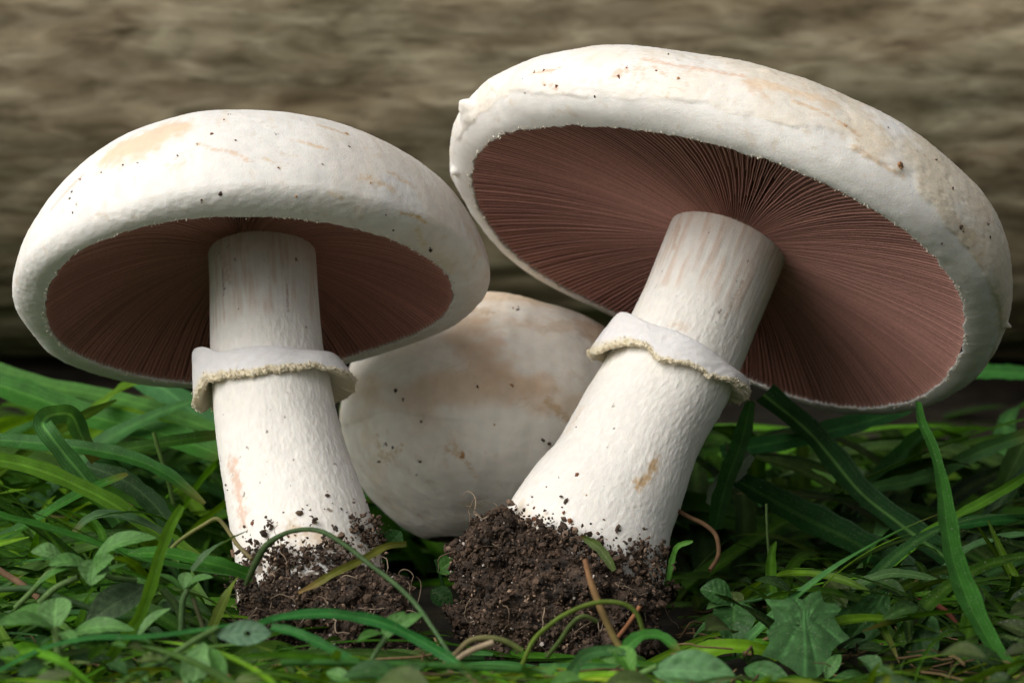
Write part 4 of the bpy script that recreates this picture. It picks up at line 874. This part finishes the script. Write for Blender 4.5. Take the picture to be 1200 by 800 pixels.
# ---- masses of grass, ground leaves and litter that nobody could count
def top_limit(px, y):
    """how high (photo row) the mass may reach: keeps it where the photo shows it"""
    if y < -7.5: return np.interp(px, [0, 250, 600, 760, 1015, 1045, 1200], [745, 748, 778, 790, 792, 745, 725])
    if y > 4: return np.interp(px, [0, 230, 260, 390, 440, 880, 1000, 1200], [438, 455, 470, 470, 455, 500, 500, 470])
    return np.interp(px, [0, 100, 230, 250, 400, 520, 560, 780, 800, 860, 1200], [520, 560, 600, 700, 730, 735, 758, 765, 700, 610, 580])
def grass_mass(n, yr, lr, wr, cols, seed, name, xr=(-17, 17), elev=(15, 65), nseg=12, droop=1.0, lim=True, thin=0):
    g = np.random.default_rng(seed); Ps, Cs = [], []; nac = 5; cnt = 0; tries = 0
    while cnt < n and tries < n*6:
        tries += 1
        y = g.uniform(*yr); x = g.uniform(*xr)*(1+(y/60)); L = g.uniform(*lr); az = g.uniform(0, 2*np.pi); el = R(g.uniform(*elev))
        if x > 4 and g.random() < thin: continue
        u = np.linspace(0, 1, nseg); e = el-droop*g.uniform(.4, 1.7)*u; a2 = az+g.normal()*.5*u
        st = np.stack([np.cos(e)*np.cos(a2), np.cos(e)*np.sin(a2), np.sin(e)], -1)*(L/nseg)
        C = np.array([x, y, -.1])+np.cumsum(st, 0)
        if (C[:, 2] < -.3).sum() > 3: C[:, 2] = np.maximum(C[:, 2], .05)
        px, py = proj(C)
        if lim:
            if (py < top_limit(px, float(C[:, 1].min()))).any(): continue
        # keep clear of stems and the closed mushroom
        if ((C[:, 0]+.5)**2+(C[:, 1]-7.3)**2 < 4.4**2).any(): continue
        if ((C[:, 0]+4.6)**2/4+(C[:, 1]+2.6)**2/4 < 1).any() or ((C[:, 0]-1.6)**2/7.5+(C[:, 1]+2.6)**2/7.5 < 1).any(): continue
        w = g.uniform(*wr)/2*np.sqrt(np.clip(1-u**2.2, .004, 1)); c = cols[g.integers(0, len(cols))]*g.uniform(.4, 1.2)*(.38 if x > 4.2 and g.random() < .88 else 1)  # most blades on the right darkened, shade put into their colour
        up = unit(np.array([g.normal()*.4, -.5+g.normal()*.4, 1.0]))
        P, cc = blade_arrays(C, w, up, g.uniform(.1, .4), nac, c, 1.3, tip=(np.array([.18, .15, .05]) if g.random() < .12 else None), seed=g.random()*6)
        Ps.append(P.reshape(-1, 3)); Cs.append(cc.reshape(-1, 3)); cnt += 1
    F0 = grid_faces(nseg, nac); m = len(Ps)
    F = (F0[None]+(nseg*nac)*np.arange(m)[:, None, None]).reshape(-1, 4)
    o = raw_mesh(name, np.vstack(Ps), F, M_GRASS, np.vstack(Cs)); return o
gc = [GR_D, GR_D, GR_M, GR_M, np.array([.05, .17, .04]), GR_B, GR_G]
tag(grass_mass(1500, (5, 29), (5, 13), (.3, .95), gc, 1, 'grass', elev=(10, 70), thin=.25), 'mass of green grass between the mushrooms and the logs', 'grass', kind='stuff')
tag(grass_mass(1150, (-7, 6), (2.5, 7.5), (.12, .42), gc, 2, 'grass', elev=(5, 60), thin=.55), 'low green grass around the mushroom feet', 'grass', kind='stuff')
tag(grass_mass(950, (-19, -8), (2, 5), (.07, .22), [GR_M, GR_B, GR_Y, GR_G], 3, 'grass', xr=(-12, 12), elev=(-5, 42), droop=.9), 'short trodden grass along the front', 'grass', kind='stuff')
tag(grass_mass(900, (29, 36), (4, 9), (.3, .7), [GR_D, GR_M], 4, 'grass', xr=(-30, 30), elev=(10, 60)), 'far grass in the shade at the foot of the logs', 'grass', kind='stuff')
def leaf_mass(n, yr, seed, name, cols):
    g = np.random.default_rng(seed); Ps, Cs = [], []; k = 0
    for _ in range(n*5):
        if k >= n: break
        y = g.uniform(*yr); x = g.uniform(-15, 15); z = g.uniform(.1, 1.3); s = g.uniform(.4, 1.2)
        b = np.array([x, y, z]); a = g.uniform(0, 2*np.pi); t = b+s*np.array([math.cos(a), math.sin(a), g.uniform(-.2, .5)])
        px, py = proj(np.array([b, t]))
        if (py < top_limit(px, y)+10).any(): continue
        if (x+4.6)**2/4.5+(y+2.6)**2/4 < 1 or (x-1.6)**2/8+(y+2.6)**2/8 < 1 or (x+.5)**2+(y-7.3)**2 < 19: continue
        P, c = leaf_arrays(b, t, s*g.uniform(.3, .6), (g.normal()*.5, -.6, .9), n=8, nac=7, col=np.array(cols[g.integers(0, len(cols))])*g.uniform(.5, 1.1)*(.38 if x > 4 else 1), veins=4, seed=int(g.integers(0, 400)))  # leaves on the right coloured darker in place of real shade
        Ps.append(P.reshape(-1, 3)); Cs.append(c.reshape(-1, 3)); k += 1
    F = (grid_faces(8, 7)[None]+56*np.arange(len(Ps))[:, None, None]).reshape(-1, 4)
    return raw_mesh(name, np.vstack(Ps), F, M_WEED, np.vstack(Cs))
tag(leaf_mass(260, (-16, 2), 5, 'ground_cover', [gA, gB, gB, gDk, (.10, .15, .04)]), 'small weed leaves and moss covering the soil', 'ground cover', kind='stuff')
def litter():
    g = np.random.default_rng(9); Vs, Fs, Cs, b = [], [], [], 0
    for _ in range(330):
        p = np.array([g.uniform(-13, 13), g.uniform(-18, 5), g.uniform(0, .5)]); a = g.uniform(0, 6.28); pts = [p]
        for _ in range(4):
            a += g.normal()*.4; p = p+np.array([math.cos(a), math.sin(a), g.normal()*.25])*g.uniform(.15, .5); pts.append(p)
        px, py = proj(np.array(pts))
        if (py < top_limit(px, 0)+12).any(): continue
        V, F = tube_arr(spline(pts, 10), g.uniform(.010, .032), 5); Vs.append(V); Fs.append(F+b); b += len(V)
        Cs.append(np.tile(lerp(np.array([.07, .04, .02]), np.array([.24, .17, .08]), g.random()), (len(V), 1)))
    return raw_mesh('plant_litter', np.vstack(Vs), np.vstack(Fs), M_DRY, np.vstack(Cs))
tag(litter(), 'dead straw and rootlets scattered on the soil', 'litter', kind='stuff')
